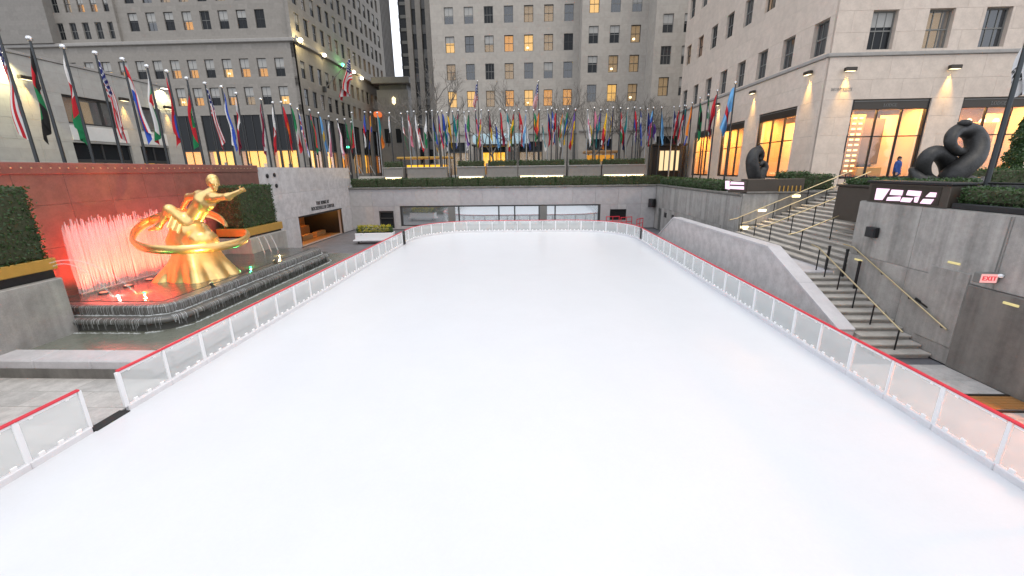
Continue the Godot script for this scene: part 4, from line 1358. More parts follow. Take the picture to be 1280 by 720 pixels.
# ---------- smooth bodies: tapered bones joined by a smooth minimum, meshed as surface nets ----------
func blob(s: SurfaceTool, bones: Array, cell: float, k: float) -> void:
	var lo := Vector3(1e9, 1e9, 1e9)
	var hi := -lo
	for b in bones:
		for e in 2:
			var r: float = b[2 + e] + cell * 3.0 + k
			lo = lo.min(b[e] - Vector3(r, r, r))
			hi = hi.max(b[e] + Vector3(r, r, r))
	var nx := int((hi.x - lo.x) / cell) + 2
	var ny := int((hi.y - lo.y) / cell) + 2
	var nz := int((hi.z - lo.z) / cell) + 2
	var d := PackedFloat32Array()
	d.resize(nx * ny * nz)
	d.fill(9.0)
	for b in bones:
		var pa: Vector3 = b[0]
		var pb: Vector3 = b[1]
		var ra: float = b[2]
		var rb: float = b[3]
		var ab := pb - pa
		var l2 := maxf(ab.length_squared(), 1e-9)
		var m := maxf(ra, rb) + k + cell * 2.0
		var l := pa.min(pb) - Vector3(m, m, m)
		var h := pa.max(pb) + Vector3(m, m, m)
		for z in range(maxi(0, int((l.z - lo.z) / cell)), mini(nz, int((h.z - lo.z) / cell) + 2)):
			for y in range(maxi(0, int((l.y - lo.y) / cell)), mini(ny, int((h.y - lo.y) / cell) + 2)):
				var row := (z * ny + y) * nx
				for x in range(maxi(0, int((l.x - lo.x) / cell)), mini(nx, int((h.x - lo.x) / cell) + 2)):
					var p := lo + Vector3(x, y, z) * cell
					var t := clampf((p - pa).dot(ab) / l2, 0.0, 1.0)
					var v := p.distance_to(pa + ab * t) - lerpf(ra, rb, t)
					var o := d[row + x]
					var q := maxf(k - absf(v - o), 0.0) / k
					d[row + x] = minf(v, o) - q * q * k * 0.25
	var vert := {}
	var sy := nx
	var sz := nx * ny
	for z in nz - 1:
		for y in ny - 1:
			for x in nx - 1:
				var i := z * sz + y * sy + x
				var c := [d[i], d[i + 1], d[i + sy], d[i + sy + 1], d[i + sz], d[i + sz + 1], d[i + sz + sy], d[i + sz + sy + 1]]
				var neg := 0
				for v in c:
					if v < 0.0:
						neg += 1
				if neg == 0 or neg == 8:
					continue
				var sum := Vector3.ZERO
				var n := 0
				for e in [[0, 1], [2, 3], [4, 5], [6, 7], [0, 2], [1, 3], [4, 6], [5, 7], [0, 4], [1, 5], [2, 6], [3, 7]]:
					var a: float = c[e[0]]
					var b: float = c[e[1]]
					if (a < 0.0) == (b < 0.0):
						continue
					var t := a / (a - b)
					var p0 := Vector3(e[0] & 1, (e[0] >> 1) & 1, (e[0] >> 2) & 1)
					var p1 := Vector3(e[1] & 1, (e[1] >> 1) & 1, (e[1] >> 2) & 1)
					sum += p0.lerp(p1, t)
					n += 1
				vert[i] = lo + (Vector3(x, y, z) + sum / n) * cell
	s.set_smooth_group(0)
	for i: int in vert:
		for ax in 3:
			var st1: int = [1, sy, sz][ax]
			var u: int = [sy, sz, 1][ax]
			var w: int = [sz, 1, sy][ax]
			if i + st1 >= d.size():
				continue
			var a := d[i]
			var b := d[i + st1]
			if (a < 0.0) == (b < 0.0):
				continue
			if not (vert.has(i - u) and vert.has(i - w) and vert.has(i - u - w)):
				continue
			var out := Vector3.ZERO
			out[ax] = 1.0 if a < 0.0 else -1.0
			smooth_quad(s, vert[i], vert[i - u], vert[i - u - w], vert[i - w], out)

func hand_bones(wrist: Vector3, dir: Vector3, side: Vector3, sc: float, curl: float) -> Array:
	# side points to the thumb
	var d := dir.normalized()
	var sd := (side - d * side.dot(d)).normalized()
	var pn := d.cross(sd)
	var a := [[wrist, wrist + d * 0.09 * sc, 0.028 * sc, 0.03 * sc], [wrist + sd * 0.02 * sc, wrist + d * 0.085 * sc + sd * 0.026 * sc, 0.02 * sc, 0.018 * sc], [wrist - sd * 0.02 * sc, wrist + d * 0.08 * sc - sd * 0.028 * sc, 0.02 * sc, 0.017 * sc]]
	for f in 4:
		var len := [0.07, 0.08, 0.075, 0.058][f] as float * sc
		var b := wrist + d * 0.088 * sc + sd * (0.033 - 0.022 * f) * sc
		var d1 := (d + pn * curl * 0.4 + sd * (0.12 - 0.08 * f)).normalized()
		var m := b + d1 * len * 0.5
		var d2 := (d1 + pn * curl).normalized()
		a.append([b, m, 0.0095 * sc, 0.009 * sc])
		a.append([m, m + d2 * len * 0.5, 0.009 * sc, 0.007 * sc])
	var tb := wrist + d * 0.025 * sc + sd * 0.025 * sc
	var tm := tb + (d * 0.6 + sd).normalized() * 0.05 * sc
	a.append([tb, tm, 0.013 * sc, 0.011 * sc])
	a.append([tm, tm + (d + sd * 0.4).normalized() * 0.035 * sc, 0.011 * sc, 0.008 * sc])
	return a

func head_bones(c: Vector3, up: Vector3, fwd: Vector3, h: float) -> Array:
	var u := up.normalized()
	var f := (fwd - u * fwd.dot(u)).normalized()
	var r := u.cross(f)
	var a := [[c + u * 0.12 * h - f * 0.06 * h, c + u * 0.16 * h + f * 0.05 * h, 0.34 * h, 0.32 * h], [c - u * 0.1 * h + f * 0.08 * h, c - u * 0.32 * h + f * 0.17 * h, 0.25 * h, 0.14 * h],
		[c + u * 0.02 * h + f * 0.34 * h, c - u * 0.1 * h + f * 0.42 * h, 0.035 * h, 0.055 * h], [c - u * 0.21 * h + f * 0.3 * h - r * 0.06 * h, c - u * 0.21 * h + f * 0.3 * h + r * 0.06 * h, 0.04 * h, 0.04 * h],
		[c + u * 0.06 * h + f * 0.31 * h - r * 0.17 * h, c + u * 0.06 * h + f * 0.31 * h + r * 0.17 * h, 0.05 * h, 0.05 * h]]
	for s in [-1.0, 1.0]:
		a.append([c + r * s * 0.31 * h + u * 0.06 * h, c + r * s * 0.33 * h - u * 0.1 * h, 0.05 * h, 0.04 * h])
	return a


# ---------- fountain ----------
func sweep(path: Array, prof: Array) -> ArrayMesh:
	# path of (x, z); the outside lies to its right; profile of (offset outward, y)
	var s := st()
	var nrm := []
	for i in path.size():
		var a: Vector2 = path[maxi(i - 1, 0)]
		var b: Vector2 = path[i]
		var c: Vector2 = path[mini(i + 1, path.size() - 1)]
		var e1 := (b - a).normalized() if i > 0 else (c - b).normalized()
		var e2 := (c - b).normalized() if i < path.size() - 1 else e1
		var n1 := Vector2(-e1.y, e1.x)
		var n2 := Vector2(-e2.y, e2.x)
		var m := (n1 + n2).normalized()
		nrm.append(m / maxf(m.dot(n1), 0.3))
	for i in path.size() - 1:
		for j in prof.size() - 1:
			var q := []
			for v in [[i, j], [i + 1, j], [i + 1, j + 1], [i, j + 1]]:
				var p: Vector2 = path[v[0]] + nrm[v[0]] * float(prof[v[1]].x)
				q.append(Vector3(p.x, prof[v[1]].y, p.y))
			var e: Vector2 = prof[j + 1] - prof[j]
			var nn: Vector2 = nrm[i]
			s.set_smooth_group(1)
			smooth_quad(s, q[0], q[1], q[2], q[3], Vector3(nn.x * -e.y, e.x, nn.y * -e.y))
	return done(s)

func build_fountain() -> void:
	# low curb and pool
	var pool := thing("fountain_pool", "shallow greenish fountain pool behind a low grey stone curb", "pool", Vector3(-13.7, 0, -17))
	var o := -pool.position
	part("water", box_mesh(Vector3(-17.0, 0.0, -26.0) + o, Vector3(-10.95, 0.38, -10.8) + o), M.shallow_water, pool)
	for i in 4:
		part("curb_stone", slab(Vector3(1.64, 0.52, 0.76), 0.03), M.cap_stone, pool, Vector3(-16.15 + i * 1.65, 0.25, -10.4) + o)
	for i in 9:
		part("curb_stone", slab(Vector3(0.6, 0.46, 1.66), 0.03), M.cap_stone, pool, Vector3(-10.64, 0.22, -11.72 - i * 1.67) + o)
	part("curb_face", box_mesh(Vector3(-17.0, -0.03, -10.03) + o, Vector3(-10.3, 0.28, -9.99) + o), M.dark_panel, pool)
	# cascade tiers
	var cas := thing("fountain_cascade", "wet black stone cascade with two rounded steps under gilded statue", "fountain", Vector3(-14.5, 0, -18))
	o = -cas.position
	var path := [Vector2(-17.0, -12.8), Vector2(-12.75, -12.8), Vector2(-12.3, -12.98), Vector2(-12.1, -13.4), Vector2(-12.0, -23.4), Vector2(-12.3, -23.9), Vector2(-17.0, -23.9)]
	for i in path.size():
		path[i] += Vector2(o.x, o.z)
	var nose := func(off: float, y: float, bot: float) -> Array:
		return [Vector2(off - 0.7, y), Vector2(off - 0.12, y), Vector2(off - 0.05, y - 0.02), Vector2(off - 0.008, y - 0.07), Vector2(off, y - 0.12), Vector2(off - 0.02, y - 0.18), Vector2(off - 0.09, y - 0.22), Vector2(off - 0.16, y - 0.225), Vector2(off - 0.18, bot)]
	var fwd := path.duplicate()
	part("upper_step", sweep(fwd, nose.call(0.0, 1.16, 0.7)), M.black_stone, cas)
	part("lower_step", sweep(fwd, nose.call(0.42, 0.84, 0.3)), M.black_stone, cas)
	var poly := PackedVector2Array()
	for p in path:
		poly.append(p)
	var s := st()
	prism(s, poly, 0.3, 1.1)
	part("plinth", done(s), M.black_stone, cas)
	s = st()
	var inner := Geometry2D.offset_polygon(poly, -0.55)
	prism(s, inner[0], 1.0, 1.175)
	part("upper_pool", done(s), M.pool_water, cas)
	# water running over the noses
	for lev in [[0.0, 1.165, 0.62], [0.42, 0.845, 0.5]]:
		s = st()
		for i in path.size() - 1:
			var a: Vector2 = path[i]
			var b: Vector2 = path[i + 1]
			var e := (b - a).normalized()
			var n := Vector2(-e.y, e.x)
			var len := a.distance_to(b)
			var t := 0.0
			while t < len:
				var w := 0.006 + rng.randf() * rng.randf() * 0.03
				var q: Vector2 = a + e * t + n * float(lev[0])
				var p0 := Vector3(q.x, lev[1], q.y)
				var ee := Vector3(e.x, 0, e.y)
				var nn := Vector3(n.x, 0, n.y)
				var low := 0.14 + 0.3 * rng.randf()
				var pr := [p0 - nn * 0.13 + Vector3(0, 0.004, 0), p0 - nn * 0.045 + Vector3(0, -0.012, 0), p0 + nn * 0.004 + Vector3(0, -0.06, 0), p0 + nn * 0.01 + Vector3(0, -0.13, 0), p0 + nn * 0.008 + Vector3(0, -low, 0)]
				for m in 4:
					quad(s, pr[m], pr[m] + ee * w, pr[m + 1] + ee * w * 0.95, pr[m + 1], nn)
				t += w + 0.015 + rng.randf() * rng.randf() * 0.16
		for i in path.size() - 1:
			var a: Vector2 = path[i]
			var b: Vector2 = path[i + 1]
			var e := (b - a).normalized()
			var n := Vector2(-e.y, e.x)
			var yb: float = 0.852 if lev[0] < 0.1 else 0.392
			var t2 := 0.0
			while t2 < a.distance_to(b):
				var q2: Vector2 = a + e * t2 + n * (float(lev[0]) + 0.02 + rng.randf() * 0.05)
				var wr := 0.02 + rng.randf() * 0.04
				var p2 := Vector3(q2.x, yb, q2.y)
				var ex := Vector3(e.x, 0, e.y) * wr * 1.8
				var nx := Vector3(n.x, 0, n.y) * wr
				var topp := p2 + Vector3(0, 0.01 + rng.randf() * 0.03, 0)
				for c in [[ex, nx], [nx, -ex], [-ex, -nx], [-nx, ex]]:
					tri(s, p2 + c[0], p2 + c[1], topp, Vector3(0, 1, 0))
				t2 += 0.02 + rng.randf() * 0.07
		var tr := part("trickling_water", done(s), M.trickle, cas)
		tr.set_meta("kind", "stuff")
	# wall of jets
	var jets := thing("water_jet_wall", "wall of upright water jets lit red in front of red granite", "fountain", Vector3(-16.5, 1.15, -17))
	for k in 150:
		var z := -14.15 - (k / 2) * 0.087 - (0.043 if k % 2 else 0.0) + rng.randf() * 0.03
		var h := 2.45 + rng.randf() * 0.35
		var pts := []
		var rad := []
		for j in 6:
			var f := j / 5.0
			pts.append(Vector3((0.12 if k % 2 else 0.0) + 0.05 * f * f + rng.randf() * 0.015, h * f, z + 17 + rng.randf() * 0.02))
			rad.append((0.02 + 0.026 * f + rng.randf() * 0.012) * (1.0 if j < 5 else 0.35))
		part("jet", tube_mesh(pts, rad, 6), M.falling_water, jets)
	part("nozzle_pipe", tube_mesh([Vector3(0.06, 0.03, 2.9), Vector3(0.06, 0.03, -3.7)], [0.04, 0.04], 8), M.steel, jets)
	for k in 7:
		var t := thing("pool_lamp", "small red underwater lamp below the water jets", "lamp", Vector3(-15.75, 1.18, -14.3 - k * 0.98), "red lamps under the jet wall")
		part("housing", lathe_mesh([Vector2(0.0, -0.08), Vector2(0.15, -0.08), Vector2(0.17, 0.03), Vector2(0.12, 0.04)], 12), M.dark_metal, t)
		part("glowing_face", lathe_mesh([Vector2(0.0, 0.035), Vector2(0.13, 0.035), Vector2(0.1, 0.06), Vector2(0.0, 0.07)], 12), M.lamp_red, t)
		lamp_spot(t, Vector3(0, 0.1, 0), Vector3(-0.75, 2.0, 0), Color(1.0, 0.27, 0.18), 9.0, 66.0, 0.03)
	for a in [[Vector3(-14.9, 1.172, -14.0), "white", "small white pool lamp between red lamps and statue pedestal", Color(1.0, 0.88, 0.85), 0.3], [Vector3(-14.3, 1.172, -14.4), "green", "small green pool lamp beside the statue pedestal", Color(0.2, 1.0, 0.5), 0.3], [Vector3(-13.0, 1.172, -18.6), "green", "small green pool lamp behind the gilded pedestal", Color(0.2, 1.0, 0.5), 0.3], [Vector3(-13.2, 1.172, -21.3), "white", "warm pool lamp under the clipped hedge planter", Color(1.0, 0.8, 0.5), 0.5]]:
		var t := thing("pool_lamp", a[2], "lamp", a[0], "lamps in the upper pool")
		part("housing", lathe_mesh([Vector2(0.0, -0.08), Vector2(0.09, -0.08), Vector2(0.1, 0.0), Vector2(0.07, 0.01)], 12), M.dark_metal, t)
		part("glowing_face", lathe_mesh([Vector2(0.0, 0.0), Vector2(0.085, 0.0), Vector2(0.06, 0.02), Vector2(0.0, 0.03)], 12), M["lamp_" + a[1]], t)
		lamp_omni(t, Vector3(0, 0.1, 0), a[3], a[4], 0.02)
	# side planters with clipped hedges
	clipped_planter("clipped dark hedge in gold banded planter on grey block", Vector3(-16.0, 0, -9.6), Vector3(2.0, 2.25, 5.8), 2.52, 0.36, Vector3(1.66, 2.2, 5.1), -0.3)
	clipped_planter("clipped dark hedge in gold banded planter beside pale entrance wall", Vector3(-16.0, 0, -23.6), Vector3(2.0, 2.0, 3.4), 2.1, 0.42, Vector3(1.3, 2.2, 3.1), 0.0)
	arc_jet("thin water arc from the near hedge planter into the pool", on_x(62, 329, -15.0), Vector3(-14.4, 1.2, -14.2))
	arc_jet("thin low water arc beside the near hedge planter", on_x(66, 333, -15.1), Vector3(-14.9, 1.2, -13.8))
	for k in 3:
		arc_jet("thin water spout falling from the far hedge planter", Vector3(-14.95, 2.05, -22.2 - k * 0.5), Vector3(-14.3 + k * 0.1, 1.2, -21.8 - k * 0.45))
	build_statue()

func arc_jet(label: String, a: Vector3, b: Vector3) -> void:
	var t := thing("water_arc", label, "water jet", a, "arcs of water into the upper pool")
	var pts := []
	var rad := []
	for i in 13:
		var f := i / 12.0
		var p := (b - a) * f
		p.y = (b.y - a.y) * f * f + 0.5 * f * (1.0 - f)
		pts.append(p)
		rad.append(0.016 + 0.012 * f)
	part("stream", tube_mesh(pts, rad, 6), M.falling_water, t)

func foliage(size: Vector3, n: int, leaf: float, sd: int) -> ArrayMesh:
	var key := "foliage %s %d %.3f %d" % [size, n, leaf, sd]
	if cache.has(key):
		return cache[key]
	var r := RandomNumberGenerator.new()
	r.seed = sd
	var s := st()
	for i in n:
		var p := Vector3(r.randf() - 0.5, r.randf() - 0.5, r.randf() - 0.5)
		var ax := r.randi() % 3
		p[ax] = (0.5 if p[ax] > 0 else -0.5) * (1.0 - 0.12 * r.randf() * r.randf())
		p = p * size
		p += Vector3(r.randf() - 0.5, r.randf() - 0.5, r.randf() - 0.5) * leaf * (0.9 if r.randf() < 0.85 else 2.4)
		leaf_quad(s, p, leaf, r)
	var m := done(s)
	cache[key] = m
	return m

func leaf_quad(s: SurfaceTool, p: Vector3, leaf: float, r: RandomNumberGenerator) -> void:
	var a := Vector3(r.randf() - 0.5, r.randf() - 0.5, r.randf() - 0.5).normalized()
	var b := a.cross(Vector3(r.randf() - 0.5, r.randf() - 0.5, r.randf() - 0.5)).normalized()
	var l := leaf * (0.7 + 0.6 * r.randf())
	quad(s, p - a * l * 0.5, p + b * l * 0.28, p + a * l * 0.5, p - b * l * 0.28, Vector3(0.3, 1, 0.5))

func hedge_parts(t: Node3D, c: Vector3, size: Vector3, density: float, leaf: float) -> void:
	part("branches", slab(size - Vector3(0.1, 0.08, 0.1), 0.05), M.hedge_core, t, c)
	var area := 2.0 * (size.x * size.y + size.y * size.z + size.x * size.z)
	for i in 3:
		part("foliage", foliage(size, int(area * density / 3.0), leaf, 100 + i), M["leaf%d" % i], t, c)

func clipped_planter(label: String, at: Vector3, block: Vector3, band_y: float, band_h: float, hedge: Vector3, dz: float) -> void:
	var t := thing("hedge_planter", label, "planter", at, "clipped hedges flanking the fountain")
	part("stone_block", slab(block, 0.03), M.grey_granite0, t, Vector3(0, block.y / 2, 0))
	part("gold_band", slab(Vector3(block.x - 0.3, band_h, hedge.z + 0.3), 0.02), M.gold_band, t, Vector3(0, band_y + band_h / 2, dz))
	part("band_foot", slab(Vector3(block.x - 0.45, band_y - block.y, hedge.z + 0.1), 0.01), M.black_metal, t, Vector3(0, (band_y + block.y) / 2, dz))
	hedge_parts(t, Vector3(0, band_y + band_h + hedge.y / 2, dz), hedge, 420.0, 0.09)

func build_statue() -> void:
	# a plain gilded fountain figure seated on a rock with a curling band
	var t := thing("gilded_statue", "gilded seated figure reaching out above a curling golden band", "statue", Vector3(-14.15, 1.1, -17.0))
	var o := -t.position
	var ps := st()
	var pb := [[Vector3(0, 0.0, 0), Vector3(0.05, 1.3, 0), 1.2, 0.78]]
	for k in 9:
		var an := TAU * k / 9.0 + 0.3
		var rd := 1.05 + 0.22 * sin(k * 2.7)
		pb.append([Vector3(cos(an) * rd, -0.1, sin(an) * rd), Vector3(cos(an + 0.15) * 0.55, 1.1 + 0.25 * sin(k * 1.9), sin(an + 0.15) * 0.55), 0.42, 0.2])
	blob(ps, pb, 0.08, 0.12)
	part("pedestal", done(ps), M.gilt, t)
	# a plain curling band, open at one end, that sweeps round the rock
	var bs := st()
	var tilt := Basis(Vector3.BACK, -0.2) * Basis(Vector3.RIGHT, 0.2)
	var band := []
	for k in 61:
		var f := k / 60.0
		var an := lerpf(-0.9, TAU * 0.86, f)
		var rd := 2.0 - 0.25 * f + (0.0 if f < 0.85 else -0.9 * (f - 0.85) / 0.15 * 0.6)
		var hh := 0.17 * (1.0 if f > 0.08 else 0.3 + f / 0.08 * 0.7) * (1.0 if f < 0.9 else 1.0 - (f - 0.9) * 6.0)
		var c := Vector3(cos(an) * rd, 0.12 * sin(an * 2.0) + 0.25 * f, sin(an) * rd)
		var ou := Vector3(cos(an), 0.0, sin(an))
		band.append([c + Vector3(0, hh, 0) + ou * 0.05, c + ou * 0.1, c - Vector3(0, hh, 0) + ou * 0.03, c - Vector3(0, hh, 0) - ou * 0.04, c + ou * 0.02, c + Vector3(0, hh, 0) - ou * 0.02, c])
	bs.set_smooth_group(1)
	for k in 60:
		for m in 6:
			var m2 := (m + 1) % 6
			var cc: Vector3 = (band[k][6] + band[k + 1][6]) * 0.5
			var fc: Vector3 = (band[k][m] + band[k + 1][m2]) * 0.5
			smooth_quad(bs, band[k][m], band[k + 1][m], band[k + 1][m2], band[k][m2], fc - cc)
	var bd := part("curling_band", done(bs), M.gilt, t, Vector3(0.0, 1.85, 0.0))
	bd.basis = tilt
	var P := func(x: float, y: float, dz := 0.0) -> Vector3:
		return on_z(x, y, -17.0 + dz) + o
	var s := st()
	var rock := [[P.call(238, 305), P.call(236, 290), 0.75, 0.6], [P.call(252, 300, 0.2), P.call(248, 288), 0.6, 0.4], [P.call(226, 300, 0.1), P.call(226, 290, 0.1), 0.5, 0.35]]
	blob(s, rock, 0.09, 0.2)
	part("rock", done(s), M.gilt, t)
	var pel: Vector3 = P.call(240, 277)
	var waist: Vector3 = P.call(247, 264)
	var chest: Vector3 = P.call(256, 251)
	var neck: Vector3 = P.call(262, 241)
	var head: Vector3 = P.call(267, 230)
	var sr: Vector3 = P.call(268, 247, 0.3)
	var sl: Vector3 = P.call(250, 244, -0.3)
	var er: Vector3 = P.call(285, 246, 0.55)
	var hr: Vector3 = P.call(300, 239, 0.65)
	var el: Vector3 = P.call(236, 246, -0.75)
	var hl: Vector3 = P.call(226, 263, -0.95)
	var k1: Vector3 = P.call(212, 262, 0.45)
	var a1: Vector3 = P.call(198, 284, 0.6)
	var k2: Vector3 = P.call(208, 270, -0.2)
	var a2: Vector3 = P.call(184, 277, -0.2)
	var hip1 := pel + Vector3(-0.05, -0.02, 0.2)
	var hip2 := pel + Vector3(-0.05, -0.02, -0.2)
	s = st()
	var bones := [[pel, waist, 0.38, 0.3], [waist, chest, 0.3, 0.38], [chest, neck, 0.34, 0.14], [neck, head - Vector3(0.02, 0.15, 0), 0.13, 0.14], [sl, sr, 0.2, 0.2],
		[sr, er, 0.17, 0.125], [er, hr, 0.125, 0.08], [sl, el, 0.17, 0.125], [el, hl, 0.125, 0.08],
		[hip1, k1, 0.29, 0.19], [k1, a1, 0.19, 0.1], [hip2, k2, 0.29, 0.19], [k2, a2, 0.19, 0.1],
		[a1, a1 + Vector3(-0.34, -0.1, 0.06), 0.1, 0.06], [a2, a2 + Vector3(-0.32, 0.1, 0.05), 0.1, 0.06]]
	blob(s, bones, 0.05, 0.14)
	var hs := st()
	blob(hs, head_bones(head, Vector3(0.1, 1, 0), Vector3(0.8, 0.05, 0.6), 0.62), 0.03, 0.05)
	var hands := st()
	blob(hands, hand_bones(hr, hr - er, Vector3(0, 1, 0.3), 2.0, 0.5), 0.016, 0.02)
	blob(hands, hand_bones(hl, hl - el, Vector3(0.3, 0, 1), 2.0, 0.3), 0.016, 0.02)
	s.append_from(done(hs), 0, Transform3D.IDENTITY)
	s.append_from(done(hands), 0, Transform3D.IDENTITY)
	part("figure", done(s), M.gilt, t)
	# hair and a loose cloth over the lap
	s = st()
	blob(s, [[head + Vector3(-0.05, 0.14, -0.03), head + Vector3(0.0, 0.2, 0.0), 0.22, 0.2], [head + Vector3(-0.12, 0.02, -0.06), head + Vector3(-0.1, -0.1, -0.05), 0.18, 0.12]], 0.04, 0.06)
	part("hair", done(s), M.gilt, t)
	s = st()
	for i in 14:
		for j in 6:
			var q := []
			for v in [[i, j], [i + 1, j], [i + 1, j + 1], [i, j + 1]]:
				var f: float = v[0] / 14.0
				var g: float = v[1] / 6.0
				var base := hip1.lerp(k1, f * 0.75) if f < 0.99 else hip1.lerp(k1, 0.75)
				q.append(base + Vector3(0, 0.27 - 1.0 * maxf(0.0, g - 0.35) - 0.1 * f, -0.3 + 0.8 * g + 0.07 * sin(f * 16.0) * g))
			s.set_smooth_group(0)
			smooth_quad(s, q[0], q[1], q[2], q[3], Vector3(0, 1, 0.5))
	part("drapery", done(s), M.gilt, t)
	for a in [[Vector3(-11.9, 1.25, -15.2), "added brass spotlight on cascade to brighten the gilded statue"], [Vector3(-11.9, 1.25, -19.4), "added brass spotlight on far side of cascade to brighten statue"]]:  # lamps added only to warm and brighten the gilded figure
		var l := thing("added_spotlight", a[1], "lamp", Vector3(a[0].x - 0.35, 1.16, a[0].z), "added spotlights on the statue")
		part("base", lathe_mesh([Vector2(0.0, 0.0), Vector2(0.08, 0.0), Vector2(0.06, 0.05), Vector2(0.0, 0.06)], 10), M.bronze, l)
		part("housing", tube_mesh([Vector3(0, 0.05, 0), Vector3(-0.08, 0.16, 0)], [0.06, 0.07], 10), M.bronze, l)
		part("glowing_face", tube_mesh([Vector3(-0.083, 0.164, 0), Vector3(-0.088, 0.171, 0)], [0.055, 0.05], 10), M.bulb, l)
		lamp_spot(l, Vector3(-0.1, 0.2, 0), t.position + Vector3(0, 2.6, 0) - l.position, Color(1.0, 0.78, 0.45), 8.0, 38.0, 0.08)


# ---------- terrace beyond the far wall ----------
func build_terrace() -> void:
	var h := thing("terrace_hedge", "long low green hedge along the top of far retaining wall", "hedge", Vector3(-3, 3.93, -40.6))
	for i in 12:
		hedge_parts(h, Vector3(-12.6 + i * 2.4, 0.38, 0), Vector3(2.42, 0.76, 0.9), 160.0, 0.12)
	var h2 := thing("side_hedge", "low green hedge on top of far side wall below shop windows", "hedge", Vector3(12.1, 3.96, -33.5))
	for i in 5:
		hedge_parts(h2, Vector3(0.1, 0.3, -5.0 + i * 2.5), Vector3(0.8, 0.6, 2.52), 160.0, 0.12)
	var segs := [[-7.2, -4.4, true], [-12.2, -8.2, false], [-4.2, -1.2, false], [-1.1, 3.5, true], [3.8, 7.0, false], [7.1, 11.3, true], [-14.6, -12.6, true]]
	for i in segs.size():
		var a: float = segs[i][0]
		var b: float = segs[i][1]
		var lit: bool = segs[i][2]
		var nm: String = ["under the yellow and teal flags", "below the golden kiosk", "below the blue lit canopy", "under the red and green flags", "below the small dark hedge gap", "below the lit kiosk box", "beside the plaza steps"][i]
		var t := thing("terrace_planter", ("stone terrace planter with glowing light strip " if lit else "plain grey stone terrace planter ") + nm, "planter", Vector3((a + b) / 2, PLAZA, -43.4), "stone planters of the flag terrace")
		part("wall", slab(Vector3(b - a - 0.02, 1.55, 0.8), 0.02), M.pier_stone, t, Vector3(0, 0.775, 0))
		part("coping", slab(Vector3(b - a, 0.1, 0.95), 0.02), M.stone_trim, t, Vector3(0, 1.6, 0))
		if lit:
			part("light_strip", slab(Vector3(b - a - 0.4, 0.16, 0.06), 0.01), M.strip_light, t, Vector3(0, 0.62, 0.45))
			part("seat", slab(Vector3(b - a - 0.1, 0.08, 0.6), 0.01), M.stone_trim, t, Vector3(0, 0.74, 0.7))
			lamp_omni(t, Vector3(0, 0.5, 0.75), Color(1.0, 0.82, 0.5), 0.9, 0.04)
		if i != 1:
			hedge_parts(t, Vector3(0, 1.9, 0), Vector3(b - a - 0.3, 0.5, 0.6), 150.0, 0.12)
	# plaza steps at the left end
	var ps := thing("plaza_steps", "short stone steps with slanting rails left of the terrace", "steps", Vector3(-16.2, PLAZA, -43))
	for i in 5:
		part("step", slab(Vector3(2.6, 0.16, 0.4), 0.02), M.step_stone, ps, Vector3(0, 0.08 + i * 0.16, 0.4 - i * 0.38))
	for x in [-1.2, 0.0, 1.2]:
		part("rail", tube_mesh([Vector3(x, 1.0, 1.2), Vector3(x - 1.4, 1.9, -1.4)], [0.035, 0.035], 6), M.pale_pole, ps)
	# golden kiosk, canopy, lit box
	var k := thing("golden_kiosk", "low golden lit kiosk beyond the terrace below white flags", "kiosk", Vector3(-14.8, PLAZA, -52))
	part("base", slab(Vector3(5.6, 1.0, 2.0), 0.03), M.bronze, k, Vector3(2.4, 0.5, 0))
	part("lit_counter", slab(Vector3(4.6, 0.9, 1.6), 0.03), M.shop_yellow, k, Vector3(2.6, 1.5, 0))
	part("roof", slab(Vector3(6.2, 0.25, 2.6), 0.05), M.gold_band, k, Vector3(2.4, 2.75, 0))
	for x in [-0.3, 2.4, 5.1]:
		part("post", slab(Vector3(0.15, 1.8, 0.15), 0.01), M.bronze, k, Vector3(x, 1.8, 0.9))
	var c := thing("glass_canopy", "pale blue lit glass canopy over doors of centre building", "canopy", Vector3(-4.2, PLAZA + 5.2, -65.5))
	part("glass_top", slab(Vector3(8.0, 1.4, 3.6), 0.3), M.canopy_blue, c, Vector3(0, 0.4, 0))
	part("rim", slab(Vector3(8.3, 0.25, 3.9), 0.05), M.frame_dark, c, Vector3(0, -0.45, 0))
	for x in [-3.8, 3.8]:
		part("post", slab(Vector3(0.25, 4.6, 0.25), 0.02), M.frame_dark, c, Vector3(x, -2.9, 1.5))
	var or_ := thing("orange_stall", "small orange lit stall behind dark hedge of terrace", "stall", Vector3(8.6, PLAZA, -54))
	part("counter", slab(Vector3(3.6, 1.3, 1.6), 0.03), M.shelf_wood, or_, Vector3(0, 0.65, 0))
	part("lit_shelf", slab(Vector3(3.2, 0.7, 0.8), 0.03), M.room_amber, or_, Vector3(0, 2.5, 0))
	part("roof", slab(Vector3(4.0, 0.3, 2.2), 0.05), M.shelf_wood, or_, Vector3(0, 3.2, 0))
	for x in [-1.8, 1.8]:
		part("post", slab(Vector3(0.14, 1.8, 0.14), 0.01), M.bronze, or_, Vector3(x, 2.2, 0.7))
	var p0 := on_z(837, 193, -47)
	var kb := thing("lit_kiosk_box", "dark framed kiosk with bright warm window behind right end of flag row", "kiosk", Vector3(p0.x, PLAZA, -47))
	part("body", slab(Vector3(3.4, 3.5, 1.8), 0.05), M.black_metal, kb, Vector3(0, 1.75, -1.0))
	part("lit_window", box_mesh(Vector3(-1.05, 1.0, -0.08), Vector3(1.05, 3.0, -0.06)), M.room_pale, kb)
	for i in 5:
		part("mullion", slab(Vector3(0.1, 2.1, 0.08), 0.01), M.black_metal, kb, Vector3(-1.06 + i * 0.53, 2.0, -0.02))
	part("roof", slab(Vector3(3.7, 0.2, 2.2), 0.03), M.bronze, kb, Vector3(0, 3.6, -1.0))


